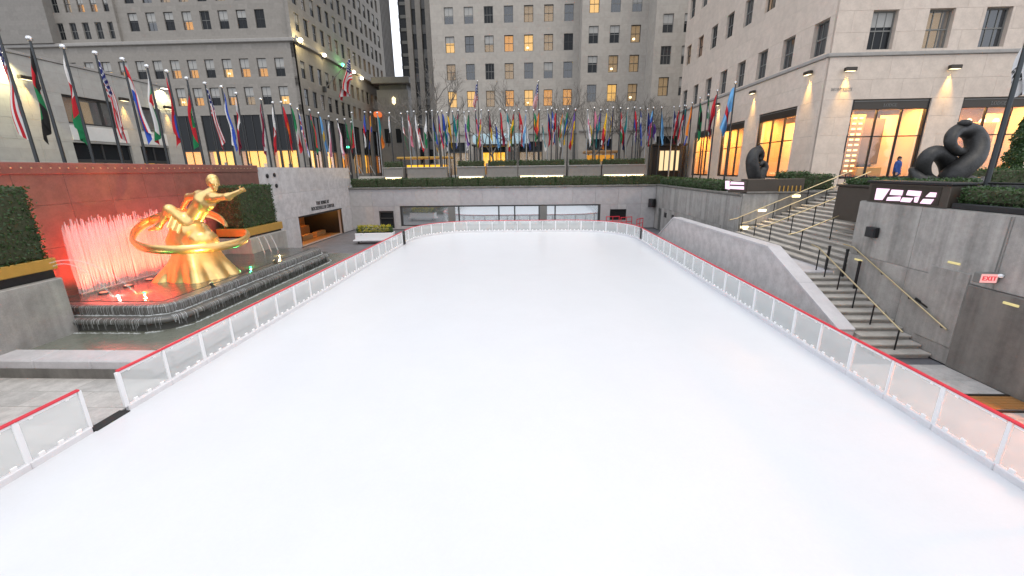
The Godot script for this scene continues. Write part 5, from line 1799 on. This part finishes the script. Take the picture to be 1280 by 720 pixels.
# ---------- right-hand plaza edge ----------
func build_right_side() -> void:
	var X := 11.55
	var sb := thing("sign_planter", "dark bronze planter box with glowing pink numerals on the side wall", "planter", Vector3(11.95, 4.2, -13.8))
	part("box", slab(Vector3(0.7, 0.62, 2.9), 0.02), M.bronze_box, sb, Vector3(0, 0.31, 0))
	part("coping", slab(Vector3(0.8, 0.07, 3.0), 0.015), M.dark_metal, sb, Vector3(0, 0.66, 0))
	var glyphs := [[[185, 120], [360, 130], [250, 290], [150, 285]], [[400, 140], [555, 150], [535, 225], [370, 215]], [[345, 248], [520, 240], [505, 305], [320, 300]], [[640, 150], [820, 165], [795, 240], [610, 220]], [[560, 255], [700, 262], [655, 325], [525, 315]], [[735, 250], [790, 245], [758, 328], [725, 322]], [[960, 180], [1040, 185], [1020, 250], [890, 245]], [[860, 275], [1000, 280], [950, 350], [810, 340]]]
	for g in glyphs:
		var s := st()
		var q := []
		for v in g:
			q.append(on_x(1080.0 + v[0] / 11.636, 225.0 + v[1] / 11.636, X) - sb.position)
		quad(s, q[0], q[1], q[2], q[3], Vector3.LEFT)
		for i in 4:
			quad(s, q[i], q[(i + 1) % 4], q[(i + 1) % 4] + Vector3(0.045, 0, 0), q[i] + Vector3(0.045, 0, 0), (q[i] + q[(i + 1) % 4] - q[0] - q[2]))
		part("numeral_stroke", done(s), M.sign_pink, sb)
	part("backlit_panel", box_mesh(Vector3(-0.362, 0.06, -1.3), Vector3(-0.352, 0.56, 1.2)), M.sign_magenta if false else M.bronze, sb)
	var hp := thing("wall_top_hedge", "dark green hedge in low bronze trough along the side wall top", "hedge", Vector3(12.05, 4.2, -7.0))
	part("trough", slab(Vector3(0.75, 0.16, 10.6), 0.02), M.dark_metal, hp, Vector3(0, 0.08, 0))
	for i in 5:
		hedge_parts(hp, Vector3(0.05, 0.36, -4.2 + i * 2.1), Vector3(0.62, 0.42, 2.1), 400.0, 0.08)
	part("rail", tube_mesh([Vector3(0.45, 0.68, -5.3), Vector3(0.45, 0.68, 5.3)], [0.03, 0.03], 8), M.dark_metal, hp)
	part("rail", tube_mesh([Vector3(0.45, 0.52, -5.3), Vector3(0.45, 0.52, 5.3)], [0.02, 0.02], 8), M.bronze, hp)
	for i in 6:
		part("rail_post", slab(Vector3(0.05, 0.6, 0.05), 0.008), M.dark_metal, hp, Vector3(0.45, 0.4, -5.2 + i * 2.08))
	var bx := thing("bronze_planter", "plain dark bronze planter at the top of the stairs", "planter", Vector3(14.6, 3.2, -17.35))
	part("box", slab(Vector3(3.3, 1.35, 2.7), 0.03), M.bronze_box, bx, Vector3(0, 0.68, 0))
	part("rim", slab(Vector3(3.4, 0.08, 2.8), 0.02), M.bronze, bx, Vector3(0, 1.4, 0))
	hedge_parts(bx, Vector3(0, 1.5, 0), Vector3(3.0, 0.3, 2.4), 200.0, 0.1)
	# second sign at the far corner of the stairs
	var s2 := thing("corner_sign_box", "dark bronze box with glowing pink bars above the stair corner", "planter", Vector3(12.3, 3.98, -24.3))
	part("box", slab(Vector3(3.0, 0.75, 0.8), 0.02), M.bronze_box, s2, Vector3(1.0, 0.38, 0))
	for i in 6:
		part("fin", slab(Vector3(0.05, 0.3, 0.04), 0.005), M.gold_band, s2, Vector3(1.2 + i * 0.22, 0.24, 0.43))
	var back := Vector3(-0.7, 0, 0)
	for g in [[[907, 226], [912, 226], [912, 237], [907, 236]], [[914, 227], [930, 228], [930, 231], [913, 230.5]], [[913, 232.5], [930, 233], [930, 237], [912, 236]]]:
		var q := []
		for v in g:
			q.append(on_z(v[0] as float, v[1] as float, -23.88) - s2.position)
		var s := st()
		quad(s, q[0], q[1], q[2], q[3], Vector3.BACK)
		for i in 4:
			quad(s, q[i], q[(i + 1) % 4], q[(i + 1) % 4] - Vector3(0, 0, 0.04), q[i] - Vector3(0, 0, 0.04), (q[i] + q[(i + 1) % 4] - q[0] - q[2]))
		part("glowing_bar", done(s), M.sign_pink, s2)
	part("sign_arm", slab(Vector3(1.1, 0.6, 0.1), 0.02), M.bronze_box, s2, Vector3(-0.9, 0.36, 0.3))
	var hh := thing("stair_hedge", "rounded dark hedge above the stair side wall beside the shop", "hedge", Vector3(15.6, PLAZA, -25.2))
	hedge_parts(hh, Vector3(0, 0.4, 0), Vector3(2.4, 0.8, 1.2), 200.0, 0.11)
	hedge_parts(hh, Vector3(-0.8, 0.7, 0.1), Vector3(1.4, 0.5, 0.9), 200.0, 0.11)
	# coiled bronze sculptures
	var big := thing("coiled_sculpture", "large dark bronze sculpture of two coiled tentacles on the plaza", "sculpture", on_z(1180, 236, -17.6))
	coil(big, -17.6, [[1185, 240, 13], [1189, 222, 12.5], [1204, 209, 12], [1217, 196, 11.5], [1221, 180, 11], [1216, 167, 10], [1205, 162, 8.5], [1194, 165, 7], [1188, 174, 6], [1190, 184, 5.5], [1199, 190, 5], [1208, 190, 4]], 0.5)
	coil(big, -17.6, [[1186, 240, 13], [1189, 224, 11.5], [1187, 208, 10], [1179, 196, 9], [1169, 191, 8.5], [1159, 196, 8], [1154, 208, 7.5], [1156, 220, 7], [1166, 227, 6]], -0.4)
	coil(big, -17.6, [[1176, 236, 9], [1164, 228, 8], [1152, 226, 7], [1144, 218, 5], [1140, 212, 3.4], [1139, 214, 2.4]], 0.8)
	coil(big, -17.6, [[1192, 236, 10], [1202, 228, 8], [1212, 226, 6.5], [1220, 228, 5], [1228, 224, 3.6], [1232, 226, 2.4]], 0.7)
	part("tip", lathe_mesh([Vector2(0.0, -0.12), Vector2(0.2, -0.08), Vector2(0.22, 0.04), Vector2(0.1, 0.12), Vector2(0.0, 0.13)], 12), M.patina_bronze, big, on_z(1206, 154, -17.6) - big.position)
	var sm := thing("small_coiled_sculpture", "smaller dark bronze coiled sculpture beside the lit shop windows", "sculpture", on_z(946, 228, -26.4))
	coil(sm, -26.4, [[945, 228, 8], [942, 214, 7.5], [940, 201, 7], [943, 191, 6], [949, 189, 5], [951, 196, 4], [948, 201, 3]], 0.4)
	coil(sm, -26.4, [[947, 228, 7], [951, 216, 6], [956, 209, 4.5], [953, 203, 3], [949, 207, 2.2]], -0.4)
	coil(sm, -26.4, [[944, 226, 6], [938, 212, 5], [938, 198, 4], [944, 187, 3], [952, 184, 2.4]], -0.7)
	# conifer by the second shop
	var cp := on_z(1260, 226, -23.0)
	var cf := thing("potted_conifer", "dense green conifer in a pot before the second shop window", "tree", Vector3(cp.x, PLAZA, -23.0))
	part("pot", lathe_mesh([Vector2(0.0, 0.0), Vector2(0.36, 0.0), Vector2(0.46, 0.6), Vector2(0.4, 0.6), Vector2(0.0, 0.55)], 16), M.dark_metal, cf)
	part("trunk", tube_mesh([Vector3(0, 0.5, 0), Vector3(0.02, 3.4, 0)], [0.06, 0.015], 6), M.bark, cf)
	var r := RandomNumberGenerator.new()
	r.seed = 77
	for i in 3:
		var s := st()
		for k in 1500:
			var y := pow(r.randf(), 1.3)
			var rad := (1.0 - y * y) * (0.42 + 0.12 * sin(y * 23.0) + 0.1 * sin(y * 9.0 + i)) * sqrt(r.randf()) + 0.03
			var a := r.randf() * TAU
			leaf_quad(s, Vector3(cos(a) * rad, 0.7 + y * 2.9, sin(a) * rad), 0.12, r)
		part("crown", done(s), M["leaf%d" % i], cf)
	var ct := thing("shop_planter_hedge", "green planter hedge along the pavement behind the big sculpture", "hedge", Vector3(20.5, PLAZA, -19.5))
	part("trough", slab(Vector3(4.5, 0.4, 0.9), 0.03), M.dark_metal, ct, Vector3(0, 0.2, 0))
	hedge_parts(ct, Vector3(0, 0.72, 0), Vector3(4.4, 0.65, 0.8), 200.0, 0.1)

func coil(t: Node3D, z: float, pts: Array, wob: float) -> void:
	var curve := Curve3D.new()
	var n := pts.size()
	var p3 := []
	var rr := []
	var sc := on_z(640, 200, z).distance_to(on_z(641, 200, z))
	for i in n:
		var v: Array = pts[i]
		p3.append(on_z(v[0] as float, v[1] as float, z + wob * sin(i * 0.9) * 0.5) - t.position)
		rr.append(v[2] * sc)
	var out := []
	var orad := []
	for i in n - 1:
		for k in 5:
			var f := k / 5.0
			var a: Vector3 = p3[maxi(i - 1, 0)]
			var b: Vector3 = p3[i]
			var c: Vector3 = p3[i + 1]
			var d: Vector3 = p3[mini(i + 2, n - 1)]
			out.append(b.cubic_interpolate(c, a, d, f))
			orad.append(lerpf(rr[i], rr[i + 1], f))
	out.append(p3[n - 1])
	orad.append(rr[n - 1] * 0.5)
	part("coil", tube_mesh(out, orad, 18), M.patina_bronze, t)


# ---------- flags ----------
const CLOTH := {"r": ["red", Color(0.5, 0.018, 0.03)], "w": ["white", Color(0.68, 0.68, 0.68)], "b": ["blue", Color(0.02, 0.07, 0.38)], "l": ["pale-blue", Color(0.14, 0.36, 0.62)], "g": ["green", Color(0.01, 0.19, 0.07)], "y": ["yellow", Color(0.7, 0.45, 0.02)], "k": ["black", Color(0.012, 0.012, 0.014)], "o": ["orange", Color(0.7, 0.2, 0.02)], "m": ["maroon", Color(0.2, 0.012, 0.04)], "n": ["navy", Color(0.012, 0.02, 0.13)], "t": ["teal", Color(0.01, 0.21, 0.22)], "p": ["purple", Color(0.12, 0.05, 0.3)], "i": ["pink", Color(0.6, 0.2, 0.28)]}

func flag_color(spec: String, u: float, v: float) -> Color:
	var kind := spec.get_slice(":", 0)
	var cols := spec.get_slice(":", 1)
	var n := cols.length()
	var c := 0
	if kind == "us":
		if u < 0.4 and v < 0.54:
			return CLOTH.w[1] if (int(u * 26) * 2 + int(v * 26)) % 5 == 0 else CLOTH.n[1]
		return CLOTH.r[1] if int(v * 13) % 2 == 0 else CLOTH.w[1]
	if kind == "h":
		c = mini(int(v * n), n - 1)
	elif kind == "v":
		c = mini(int(u * n), n - 1)
	elif kind == "x":      # cross on a field
		c = 1 if absf(v - 0.5) < 0.13 or absf(u - 0.38) < 0.09 else 0
	elif kind == "d":      # disc on a field
		c = 1 if Vector2((u - 0.5) * 1.6, v - 0.5).length() < 0.3 else 0
	elif kind == "t":      # bands with a block at the hoist
		c = n - 1 if u < 0.35 * (1.0 - absf(v - 0.5) * 2.0) + 0.04 else mini(int(v * (n - 1)), n - 2)
	elif kind == "j":      # crossed and diagonal stripes
		if absf(v - 0.5) < 0.1 or absf(u - 0.5) < 0.06:
			return CLOTH.r[1]
		if absf(v - 0.5) < 0.18 or absf(u - 0.5) < 0.1 or absf(absf(u - 0.5) - absf(v - 0.5)) < 0.09:
			return CLOTH.w[1]
		return CLOTH.b[1]
	return CLOTH[cols[c]][1]

func flag_words(spec: String) -> String:
	var kind := spec.get_slice(":", 0)
	if kind == "us":
		return "star-and-stripe"
	if kind == "j":
		return "red-white-blue-crossed"
	var w := []
	for ch in spec.get_slice(":", 1):
		if not w.has(CLOTH[ch][0]):
			w.append(CLOTH[ch][0])
	return "-".join(w)

func flag_mesh(spec: String, hoist: float, fly: float, spread: float, sd: int) -> ArrayMesh:
	var r := RandomNumberGenerator.new()
	r.seed = sd
	var nu := 26 if spec.begins_with("us") else 18
	var nv := 26 if spec.begins_with("us") else 18
	var ph := r.randf() * TAU
	var ph2 := r.randf() * TAU
	var folds := 1.2 + r.randf() * 0.8
	var P := func(u: float, v: float) -> Vector3:
		var sq := sqrt(u)
		var x := 0.05 + sq * spread * (0.34 + 0.5 * (0.5 + 0.5 * sin(v * TAU * folds * 0.5 + ph)) + 0.12 * sin(u * 5.0 + ph2))
		x += 0.1 * u
		var z := sq * spread * 0.42 * sin(v * TAU * folds + ph) + 0.05 * sin(u * 7.0 + v * 5.0 + ph2)
		var y := -v * hoist * (1.0 - 0.4 * u) - fly * 0.86 * pow(u, 1.15) + 0.05 * sin(v * 9.0 + u * 4.0 + ph) * u
		return Vector3(x, y, z)
	var s := st()
	for i in nu:
		for j in nv:
			var c := flag_color(spec, (i + 0.5) / nu, (j + 0.5) / nv)
			var q := []
			for k in [[i, j], [i + 1, j], [i + 1, j + 1], [i, j + 1]]:
				q.append(P.call(float(k[0]) / nu, float(k[1]) / nv))
			s.set_color(c)
			s.set_smooth_group(0)
			smooth_quad(s, q[0], q[1], q[2], q[3], Vector3(0.2, 0.1, 1))
	return done(s)

func flagpole(spec: String, label: String, group: String, base: Vector3, height: float, hoist: float, fly: float, spread: float, turn: float, dark: bool, sd: int) -> void:
	var t := thing("flagpole", label, "flagpole", base, group, turn)
	part("pole", tube_mesh([Vector3.ZERO, Vector3(0, height * 0.5, 0), Vector3(0, height, 0)], [0.07, 0.06, 0.04], 8), M.pole_metal if dark else M.pale_pole, t)
	part("foot", lathe_mesh([Vector2(0.0, 0.0), Vector2(0.16, 0.0), Vector2(0.16, 0.12), Vector2(0.09, 0.2), Vector2(0.0, 0.2)], 10), M.dark_metal, t)
	part("finial", lathe_mesh([Vector2(0.0, -0.11), Vector2(0.08, -0.08), Vector2(0.11, 0.0), Vector2(0.08, 0.08), Vector2(0.0, 0.11)], 12), M.steel, t, Vector3(0, height + 0.1, 0))
	part("flag", flag_mesh(spec, hoist, fly, spread, sd), M.flag_cloth, t, Vector3(0, height - 0.15, 0))

func flag_row(specs: Array, where: String, group: String, place: Callable, height: float, hoist: float, fly: float, spread: float) -> void:
	var seen_labels := {}
	for i in specs.size():
		var a := flag_words(specs[i][1])
		var prev := flag_words(specs[i - 1][1]) if i > 0 else ""
		var nxt := flag_words(specs[i + 1][1]) if i < specs.size() - 1 else ""
		var lab := "flagpole with limp %s flag between %s and %s ones, %s" % [a, prev, nxt, where]
		if prev == "":
			lab = "flagpole with limp %s flag at row end beside %s one, %s" % [a, nxt, where]
		elif nxt == "":
			lab = "flagpole with limp %s flag at row end beside %s one, %s" % [a, prev, where]
		var base: Vector3 = place.call(specs[i][0])
		flagpole(specs[i][1], lab, group, base, height + rng.randf() * 0.25 - 0.1, hoist, fly, spread, -0.6 + rng.randf() * 1.2 + (PI if rng.randf() < 0.45 else 0.0), specs.size() < 30 or i % 3 != 0, 500 + i + int(absf(base.z)))

func build_flags() -> void:
	var left := [[-16.2, "us:rw"], [-17.2, "v:krgk"], [-18.4, "v:wrg"], [-19.75, "us:rw"], [-21.05, "h:rwb"], [-22.35, "h:wgr"], [-23.55, "h:rbr"], [-24.85, "h:krg"], [-26.2, "us:rw"], [-27.6, "h:bwb"], [-28.9, "v:wrm"], [-31.5, "h:mwm"], [-32.95, "v:wr"], [-34.1, "d:ro"], [-35.4, "v:gwr"], [-36.4, "j:rwb"], [-38.4, "h:rgk"], [-40.0, "d:ly"], [-42.0, "h:wi"], [-43.8, "h:wiw"], [-45.6, "v:gk"], [-47.2, "h:grk"]]
	flag_row(left, "behind granite wall", "flagpoles behind the left wall", func(z: float) -> Vector3: return Vector3(-19.0, PLAZA, z), 6.25, 1.5, 3.1, 0.33)
	var back := [[445, "h:gr"], [461, "v:brw"], [468, "h:oyb"], [476, "v:to"], [491, "v:wk"], [505, "v:wrg"], [513, "h:rwi"], [521, "d:wr"], [536, "v:wg"], [543, "h:kb"], [550, "h:pr"], [555, "v:bt"], [561, "h:yky"], [568, "v:tb"], [575, "h:mgw"], [582, "h:wp"], [588, "v:gw"], [596, "h:bri"], [603, "h:wry"], [612, "v:my"], [626, "v:rm"], [634, "h:tw"], [643, "h:ryg"], [649, "d:rw"], [658, "h:lwl"], [667, "h:gyr"], [674, "v:org"], [684, "h:nr"], [689, "x:bw"], [695, "v:rkr"], [703, "h:ogw"], [709, "h:gby"], [718, "h:py"], [733, "h:wiw"], [741, "v:it"], [749, "h:pt"], [757, "v:yr"], [764, "t:ybn"], [773, "v:rwg"], [782, "v:tr"], [790, "h:rb"], [797, "h:bwb"], [806, "v:nr"], [813, "h:lbi"], [823, "d:lo"], [838, "v:nwg"], [845, "h:rm"], [853, "h:tbp"]]
	flag_row(back, "on terrace", "flagpoles in the terrace row", func(x: float) -> Vector3:
		var p := on_z(x, 190, -46.0)
		return Vector3(p.x, PLAZA, -46.0), 6.95, 1.6, 2.8, 0.36)
	var right := [[-45.0, "h:krw"], [-43.0, "h:orb"], [-41.2, "v:gkg"], [-39.4, "h:gwg"], [-37.6, "v:rm"]]
	flag_row(right, "before shops", "flagpoles before the side shops", func(z: float) -> Vector3: return Vector3(15.2, PLAZA, z), 7.0, 1.6, 3.0, 0.38)
	flagpole("v:llrll", "flagpole with limp pale-blue and red flag before the two lit shops", "flagpoles before the side shops", Vector3(14.3, PLAZA, -32.5), 6.8, 1.6, 2.9, 0.6, PI - 0.3, true, 911)
	var near := Vector3(12.85, PLAZA, -12.7)
	flagpole("d:wr", "thick dark flagpole with white and red flag by the big sculpture", "flagpoles before the side shops", near, 6.4, 1.7, 2.6, 0.6, 0.4, true, 917)
	# second row behind, seen between the others
	var rear := []
	for i in 16:
		rear.append([-14.0 + i * 1.95, ["h:rwr", "v:gy", "h:bw", "v:rw", "h:gkr", "v:bl", "h:yr", "v:wn", "h:tw", "v:mk", "h:lr", "v:yg", "h:wo", "v:rn", "h:gw", "v:pw"][i]])
	flag_row(rear, "in rear row", "flagpoles of the rear terrace row", func(x: float) -> Vector3: return Vector3(x, PLAZA, -56.0), 6.6, 1.5, 2.4, 0.45)
	# flags on tall or slanted poles
	for a in [[597, 106, -57.0, "tall dark flagpole with star-and-stripe flag in front of amber windows"], [673, 106, -57.5, "tall dark flagpole with star-and-stripe flag among bare branches"]]:
		var p := on_z(a[0] as float, a[1] as float, a[2])
		flagpole("us:rw", a[3], "tall flags before the centre building", Vector3(p.x, PLAZA, p.z), p.y - PLAZA + 0.3, 1.9, 2.6, 0.6, PI, true, 930 + int(a[0]))
	var w := on_x(407, 110, -35.2)
	var t := thing("slanted_flag", "star-and-stripe flag on slanted pole fixed to stone office block", "flag", w, "tall flags before the centre building")
	var tip := Vector3(6.0, 4.6, 1.5)
	part("bracket", slab(Vector3(0.5, 0.9, 0.5), 0.05), M.frame_dark, t, Vector3(-0.2, -0.2, 0))
	part("pole", tube_mesh([Vector3.ZERO, tip], [0.09, 0.06], 8), M.pale_pole, t)
	part("finial", lathe_mesh([Vector2(0.0, -0.16), Vector2(0.16, 0.0), Vector2(0.0, 0.16)], 10), M.steel, t, tip)
	part("flag", flag_mesh("us:rw", 3.2, 5.2, 2.4, 955), M.flag_cloth, t, tip * 0.9, Vector3(0, PI * 0.95, 0))


# ---------- bare trees ----------
func grow(s: SurfaceTool, tw: SurfaceTool, p: Vector3, d: Vector3, len: float, rad: float, lev: int, r: RandomNumberGenerator) -> void:
	var mid := p + d * len * 0.5 + Vector3(r.randf() - 0.5, r.randf() - 0.5, r.randf() - 0.5) * len * 0.12
	var e := p + d * len
	var tgt := s if lev <= 2 else tw
	tube(tgt, [p, mid, e], [rad, rad * 0.82, rad * 0.66], 6 if lev <= 2 else 3, false)
	if lev >= 6:
		return
	var n := 3 if lev < 3 else 2 + r.randi() % 2
	for i in n:
		var ax := d.cross(Vector3(r.randf() - 0.5, r.randf() - 0.5, r.randf() - 0.5)).normalized()
		var nd := (d.rotated(ax, 0.3 + r.randf() * 0.55) + Vector3(0, 0.12, 0)).normalized()
		grow(s, tw, e if i else mid.lerp(e, 0.7), nd, len * (0.62 + r.randf() * 0.2), rad * 0.6, lev + 1, r)

func bare_tree(label: String, at: Vector3, h: float, sd: int) -> void:
	var t := thing("bare_tree", label, "tree", at, "bare trees behind the flags")
	var r := RandomNumberGenerator.new()
	r.seed = sd
	var s := st()
	var tw := st()
	grow(s, tw, Vector3.ZERO, Vector3(0.02, 1, 0.01), h * 0.3, h * 0.016, 0, r)
	part("trunk", done(s), M.bark, t)
	part("crown", done(tw), M.bark, t)


# ---------- small things ----------
func build_small_things() -> void:
	for a in [[549, -49.0, 13.5, 1, "bare tree with dark trunk beside the pier tower"], [645, -59.0, 13.0, 2, "bare tree with fine twigs before the left window columns"], [742, -50.5, 10.5, 3, "bare tree forking low among pink and teal flags"], [700, -59.0, 12.0, 4, "slender bare tree before the middle of centre building"], [800, -58.0, 11.0, 5, "bare tree with dense twigs before the right block"], [780, -59.0, 12.0, 6, "bare tree between centre building blocks behind yellow flags"], [520, -66.0, 14.0, 7, "tall bare tree in front of the pier tower strips"], [845, -55.0, 9.0, 8, "small bare tree above the lit kiosk box"], [615, -60.0, 11.0, 9, "small bare tree left of the amber windows flag"]]:
		var p := on_z(a[0] as float, 190, a[1])
		bare_tree(a[4], Vector3(p.x, PLAZA, a[1]), a[2], 40 + a[3])
	# white flower planters by the far corner of the ice
	for a in [[Vector3(-12.1, 0, -32.4), "white wheeled planter with yellow flowers by the rink gate", 2.9]]:
		var t := thing("flower_planter", a[1], "planter", a[0], "white flower planters by the rink", 0.1)
		var w: float = a[2]
		part("box", slab(Vector3(w, 0.5, 0.8), 0.03), M.white_paint, t, Vector3(0, 0.55, 0))
		part("plinth", slab(Vector3(w + 0.3, 0.1, 1.1), 0.02), M.white_board, t, Vector3(0, 0.25, 0))
		part("soil", box_mesh(Vector3(-w / 2 + 0.05, 0.8, -0.35), Vector3(w / 2 - 0.05, 0.815, 0.35)), M.soil, t)
		for x in [-1.0, 1.0]:
			for z in [-1.0, 1.0]:
				part("wheel", tube_mesh([Vector3(x * w * 0.42 - 0.03, 0.1, z * 0.38), Vector3(x * w * 0.42 + 0.03, 0.1, z * 0.38)], [0.1, 0.1], 12), M.rubber, t)
		part("foliage", foliage(Vector3(w * 0.9, 0.5, 0.7), 900, 0.12, 7), M.leaf1, t, Vector3(0, 0.95, 0))
		part("flowers", foliage(Vector3(w * 0.8, 0.4, 0.6), 900, 0.12, 8), M.leaf_yellow, t, Vector3(0, 1.12, 0))
	# speakers
	var sp := thing("wall_speaker", "black loudspeaker hung in the far corner above the dark door", "speaker", Vector3(11.2, 2.0, -39.6), "black wall speakers", -0.8)
	part("cabinet", slab(Vector3(0.5, 0.75, 0.5), 0.04), M.black_metal, sp, Vector3(0, 0.3, 0))
	part("grille", slab(Vector3(0.42, 0.65, 0.04), 0.02), M.dark_metal, sp, Vector3(0, 0.3, 0.26))
	part("bracket", slab(Vector3(0.12, 0.3, 0.4), 0.01), M.dark_metal, sp, Vector3(0, 0.3, -0.4))
	var sp2 := thing("wall_speaker", "small square black speaker on the streaked wall beside stairs", "speaker", Vector3(11.56, 3.22, -14.57), "black wall speakers", -PI / 2)
	part("cabinet", slab(Vector3(0.42, 0.34, 0.16), 0.02), M.black_metal, sp2, Vector3(0, 0, 0.06))
	part("grille", slab(Vector3(0.36, 0.28, 0.02), 0.01), M.dark_metal, sp2, Vector3(0, 0, 0.145))
	# exit box
	var ex := thing("exit_sign", "pink lit exit sign box mounted on the streaked side wall", "sign", Vector3(11.34, 2.66, -10.62), "", -0.12)
	part("housing", slab(Vector3(0.42, 0.26, 0.2), 0.02), M.frame_grey, ex, Vector3(0.03, 0, 0))
	part("glowing_face", box_mesh(Vector3(-0.165, -0.11, 0.101), Vector3(0.19, 0.11, 0.108)), M.exit_face, ex)
	text_part("lettering", "EXIT", 0.105, M.exit_letters, ex, Vector3(0.012, 0.0, 0.112), Vector3.ZERO, "Droid Sans", 1)
	part("bracket", slab(Vector3(0.1, 0.06, 0.1), 0.01), M.frame_grey, ex, Vector3(0.24, -0.1, -0.05))
	part("emergency_lamp", lathe_mesh([Vector2(0.0, -0.05), Vector2(0.05, -0.04), Vector2(0.06, 0.03), Vector2(0.0, 0.05)], 10), M.white_plastic, ex, Vector3(0.22, 0.08, 0.13))
	part("conduit", tube_mesh([Vector3(0.2, 0.15, -0.02), Vector3(0.2, 1.5, -0.02)], [0.015, 0.015], 6), M.frame_grey, ex)
	# doorway reflection on the floor, painted as orange boards
	var ht := thing("reflection_boards", "orange boards painting the doorway reflection on the pavers by the side wall", "hatch", Vector3(11.0, -0.01, -9.15))
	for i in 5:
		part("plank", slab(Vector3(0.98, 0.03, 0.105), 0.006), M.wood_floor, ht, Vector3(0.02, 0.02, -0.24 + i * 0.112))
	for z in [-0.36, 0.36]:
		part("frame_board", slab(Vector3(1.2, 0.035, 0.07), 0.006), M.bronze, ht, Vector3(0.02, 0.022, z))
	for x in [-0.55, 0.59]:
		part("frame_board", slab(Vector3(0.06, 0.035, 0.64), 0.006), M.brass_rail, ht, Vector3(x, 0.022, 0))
	# red barrier stack near the far corner
	for a in [[Vector3(7.6, 0, -39.0), 0.2], [Vector3(8.7, 0, -38.4), 0.5], [Vector3(9.6, 0, -37.2), 0.9]]:
		var t := thing("spare_barrier", "spare red railed barrier frame standing behind the rink corner", "barrier", a[0], "spare red barriers by the vent", a[1])
		part("rail", slab(Vector3(1.3, 0.07, 0.06), 0.01), M.red_rail, t, Vector3(0, 1.15, 0))
		part("rail", slab(Vector3(1.3, 0.06, 0.05), 0.01), M.red_rail, t, Vector3(0, 0.75, 0))
		for x in [-0.62, 0.0, 0.62]:
			part("post", slab(Vector3(0.06, 1.1, 0.05), 0.01), M.red_rail, t, Vector3(x, 0.56, 0))
		part("foot", slab(Vector3(1.3, 0.06, 0.4), 0.01), M.dark_metal, t, Vector3(0, 0.01, 0))
	build_person()
	# vertical wall signal by left flags
	var sg := thing("traffic_signal", "green lit traffic signal behind the flags at the street corner", "signal", Vector3(-21.5, PLAZA, -52.0))
	part("post", tube_mesh([Vector3.ZERO, Vector3(0, 4.6, 0)], [0.08, 0.06], 8), M.dark_metal, sg)
	part("housing", slab(Vector3(0.4, 1.1, 0.35), 0.03), M.frame_dark, sg, Vector3(0, 4.4, 0.2))
	part("green_lens", lathe_mesh([Vector2(0.0, -0.16), Vector2(0.16, -0.08), Vector2(0.17, 0.08), Vector2(0.0, 0.16)], 12), M.signal_green, sg, Vector3(0, 4.1, 0.36))

func build_person() -> void:
	var p := on_z(1118, 226, -25.6)
	var t := thing("person", "person in a blue jacket standing before the lit shop window", "person", Vector3(p.x, PLAZA, -25.6), "", 0.5)
	if not M.has("skin"):
		mat("skin", Color(0.42, 0.24, 0.16), 0.6)
		mat("blue_jacket", Color(0.015, 0.05, 0.2), 0.8)
		mat("dark_trousers", Color(0.02, 0.02, 0.025), 0.85)
		mat("dark_hair", Color(0.012, 0.009, 0.007), 0.6)
	var s := st()
	var head := Vector3(0, 1.6, 0.02)
	var body := [[Vector3(0, 0.95, 0), Vector3(0, 1.3, 0), 0.13, 0.14], [Vector3(0, 1.3, 0), Vector3(0, 1.5, 0.01), 0.12, 0.05]]
	for sd in [-1.0, 1.0]:
		body.append_array([[Vector3(sd * 0.09, 0.92, 0), Vector3(sd * 0.1, 0.5, 0.02), 0.085, 0.055], [Vector3(sd * 0.1, 0.5, 0.02), Vector3(sd * 0.1, 0.08, -0.02), 0.055, 0.035], [Vector3(sd * 0.1, 0.04, -0.03), Vector3(sd * 0.11, 0.035, 0.14), 0.035, 0.03], [Vector3(sd * 0.18, 1.4, 0), Vector3(sd * 0.23, 1.12, 0), 0.05, 0.04], [Vector3(sd * 0.23, 1.12, 0), Vector3(sd * 0.2, 0.88, 0.08), 0.04, 0.028]])
	blob(s, body, 0.025, 0.05)
	var hs := st()
	blob(hs, head_bones(head, Vector3.UP, Vector3.BACK, 0.23), 0.012, 0.02)
	for sd in [-1.0, 1.0]:
		blob(hs, hand_bones(Vector3(sd * 0.2, 0.88, 0.08), Vector3(0, -1, 0.15), Vector3(-sd * 0.2, 0, 1), 1.0, 0.4), 0.007, 0.01)
	s.append_from(done(hs), 0, Transform3D.IDENTITY)
	part("body", done(s), M.skin, t)
	s = st()
	var jacket := [[Vector3(0, 0.86, 0), Vector3(0, 1.3, 0), 0.17, 0.17], [Vector3(-0.14, 1.4, 0), Vector3(0.14, 1.4, 0), 0.09, 0.09], [Vector3(0, 1.4, 0), Vector3(0, 1.48, 0), 0.1, 0.075]]
	for sd in [-1.0, 1.0]:
		jacket.append_array([[Vector3(sd * 0.18, 1.4, 0), Vector3(sd * 0.23, 1.12, 0), 0.07, 0.06], [Vector3(sd * 0.23, 1.12, 0), Vector3(sd * 0.205, 0.9, 0.075), 0.06, 0.048]])
	blob(s, jacket, 0.022, 0.05)
	part("jacket", done(s), M.blue_jacket, t)
	s = st()
	var tr := []
	for sd in [-1.0, 1.0]:
		tr.append_array([[Vector3(sd * 0.08, 0.9, 0), Vector3(sd * 0.1, 0.5, 0.02), 0.11, 0.08], [Vector3(sd * 0.1, 0.5, 0.02), Vector3(sd * 0.1, 0.1, -0.02), 0.08, 0.06]])
	blob(s, tr, 0.022, 0.04)
	part("trousers", done(s), M.dark_trousers, t)
	s = st()
	blob(s, [[head + Vector3(0, 0.06, -0.03), head + Vector3(0, 0.05, 0.0), 0.088, 0.085], [head + Vector3(0, 0.0, -0.05), head + Vector3(0, -0.06, -0.05), 0.07, 0.05]], 0.015, 0.02)
	part("hair", done(s), M.dark_hair, t)
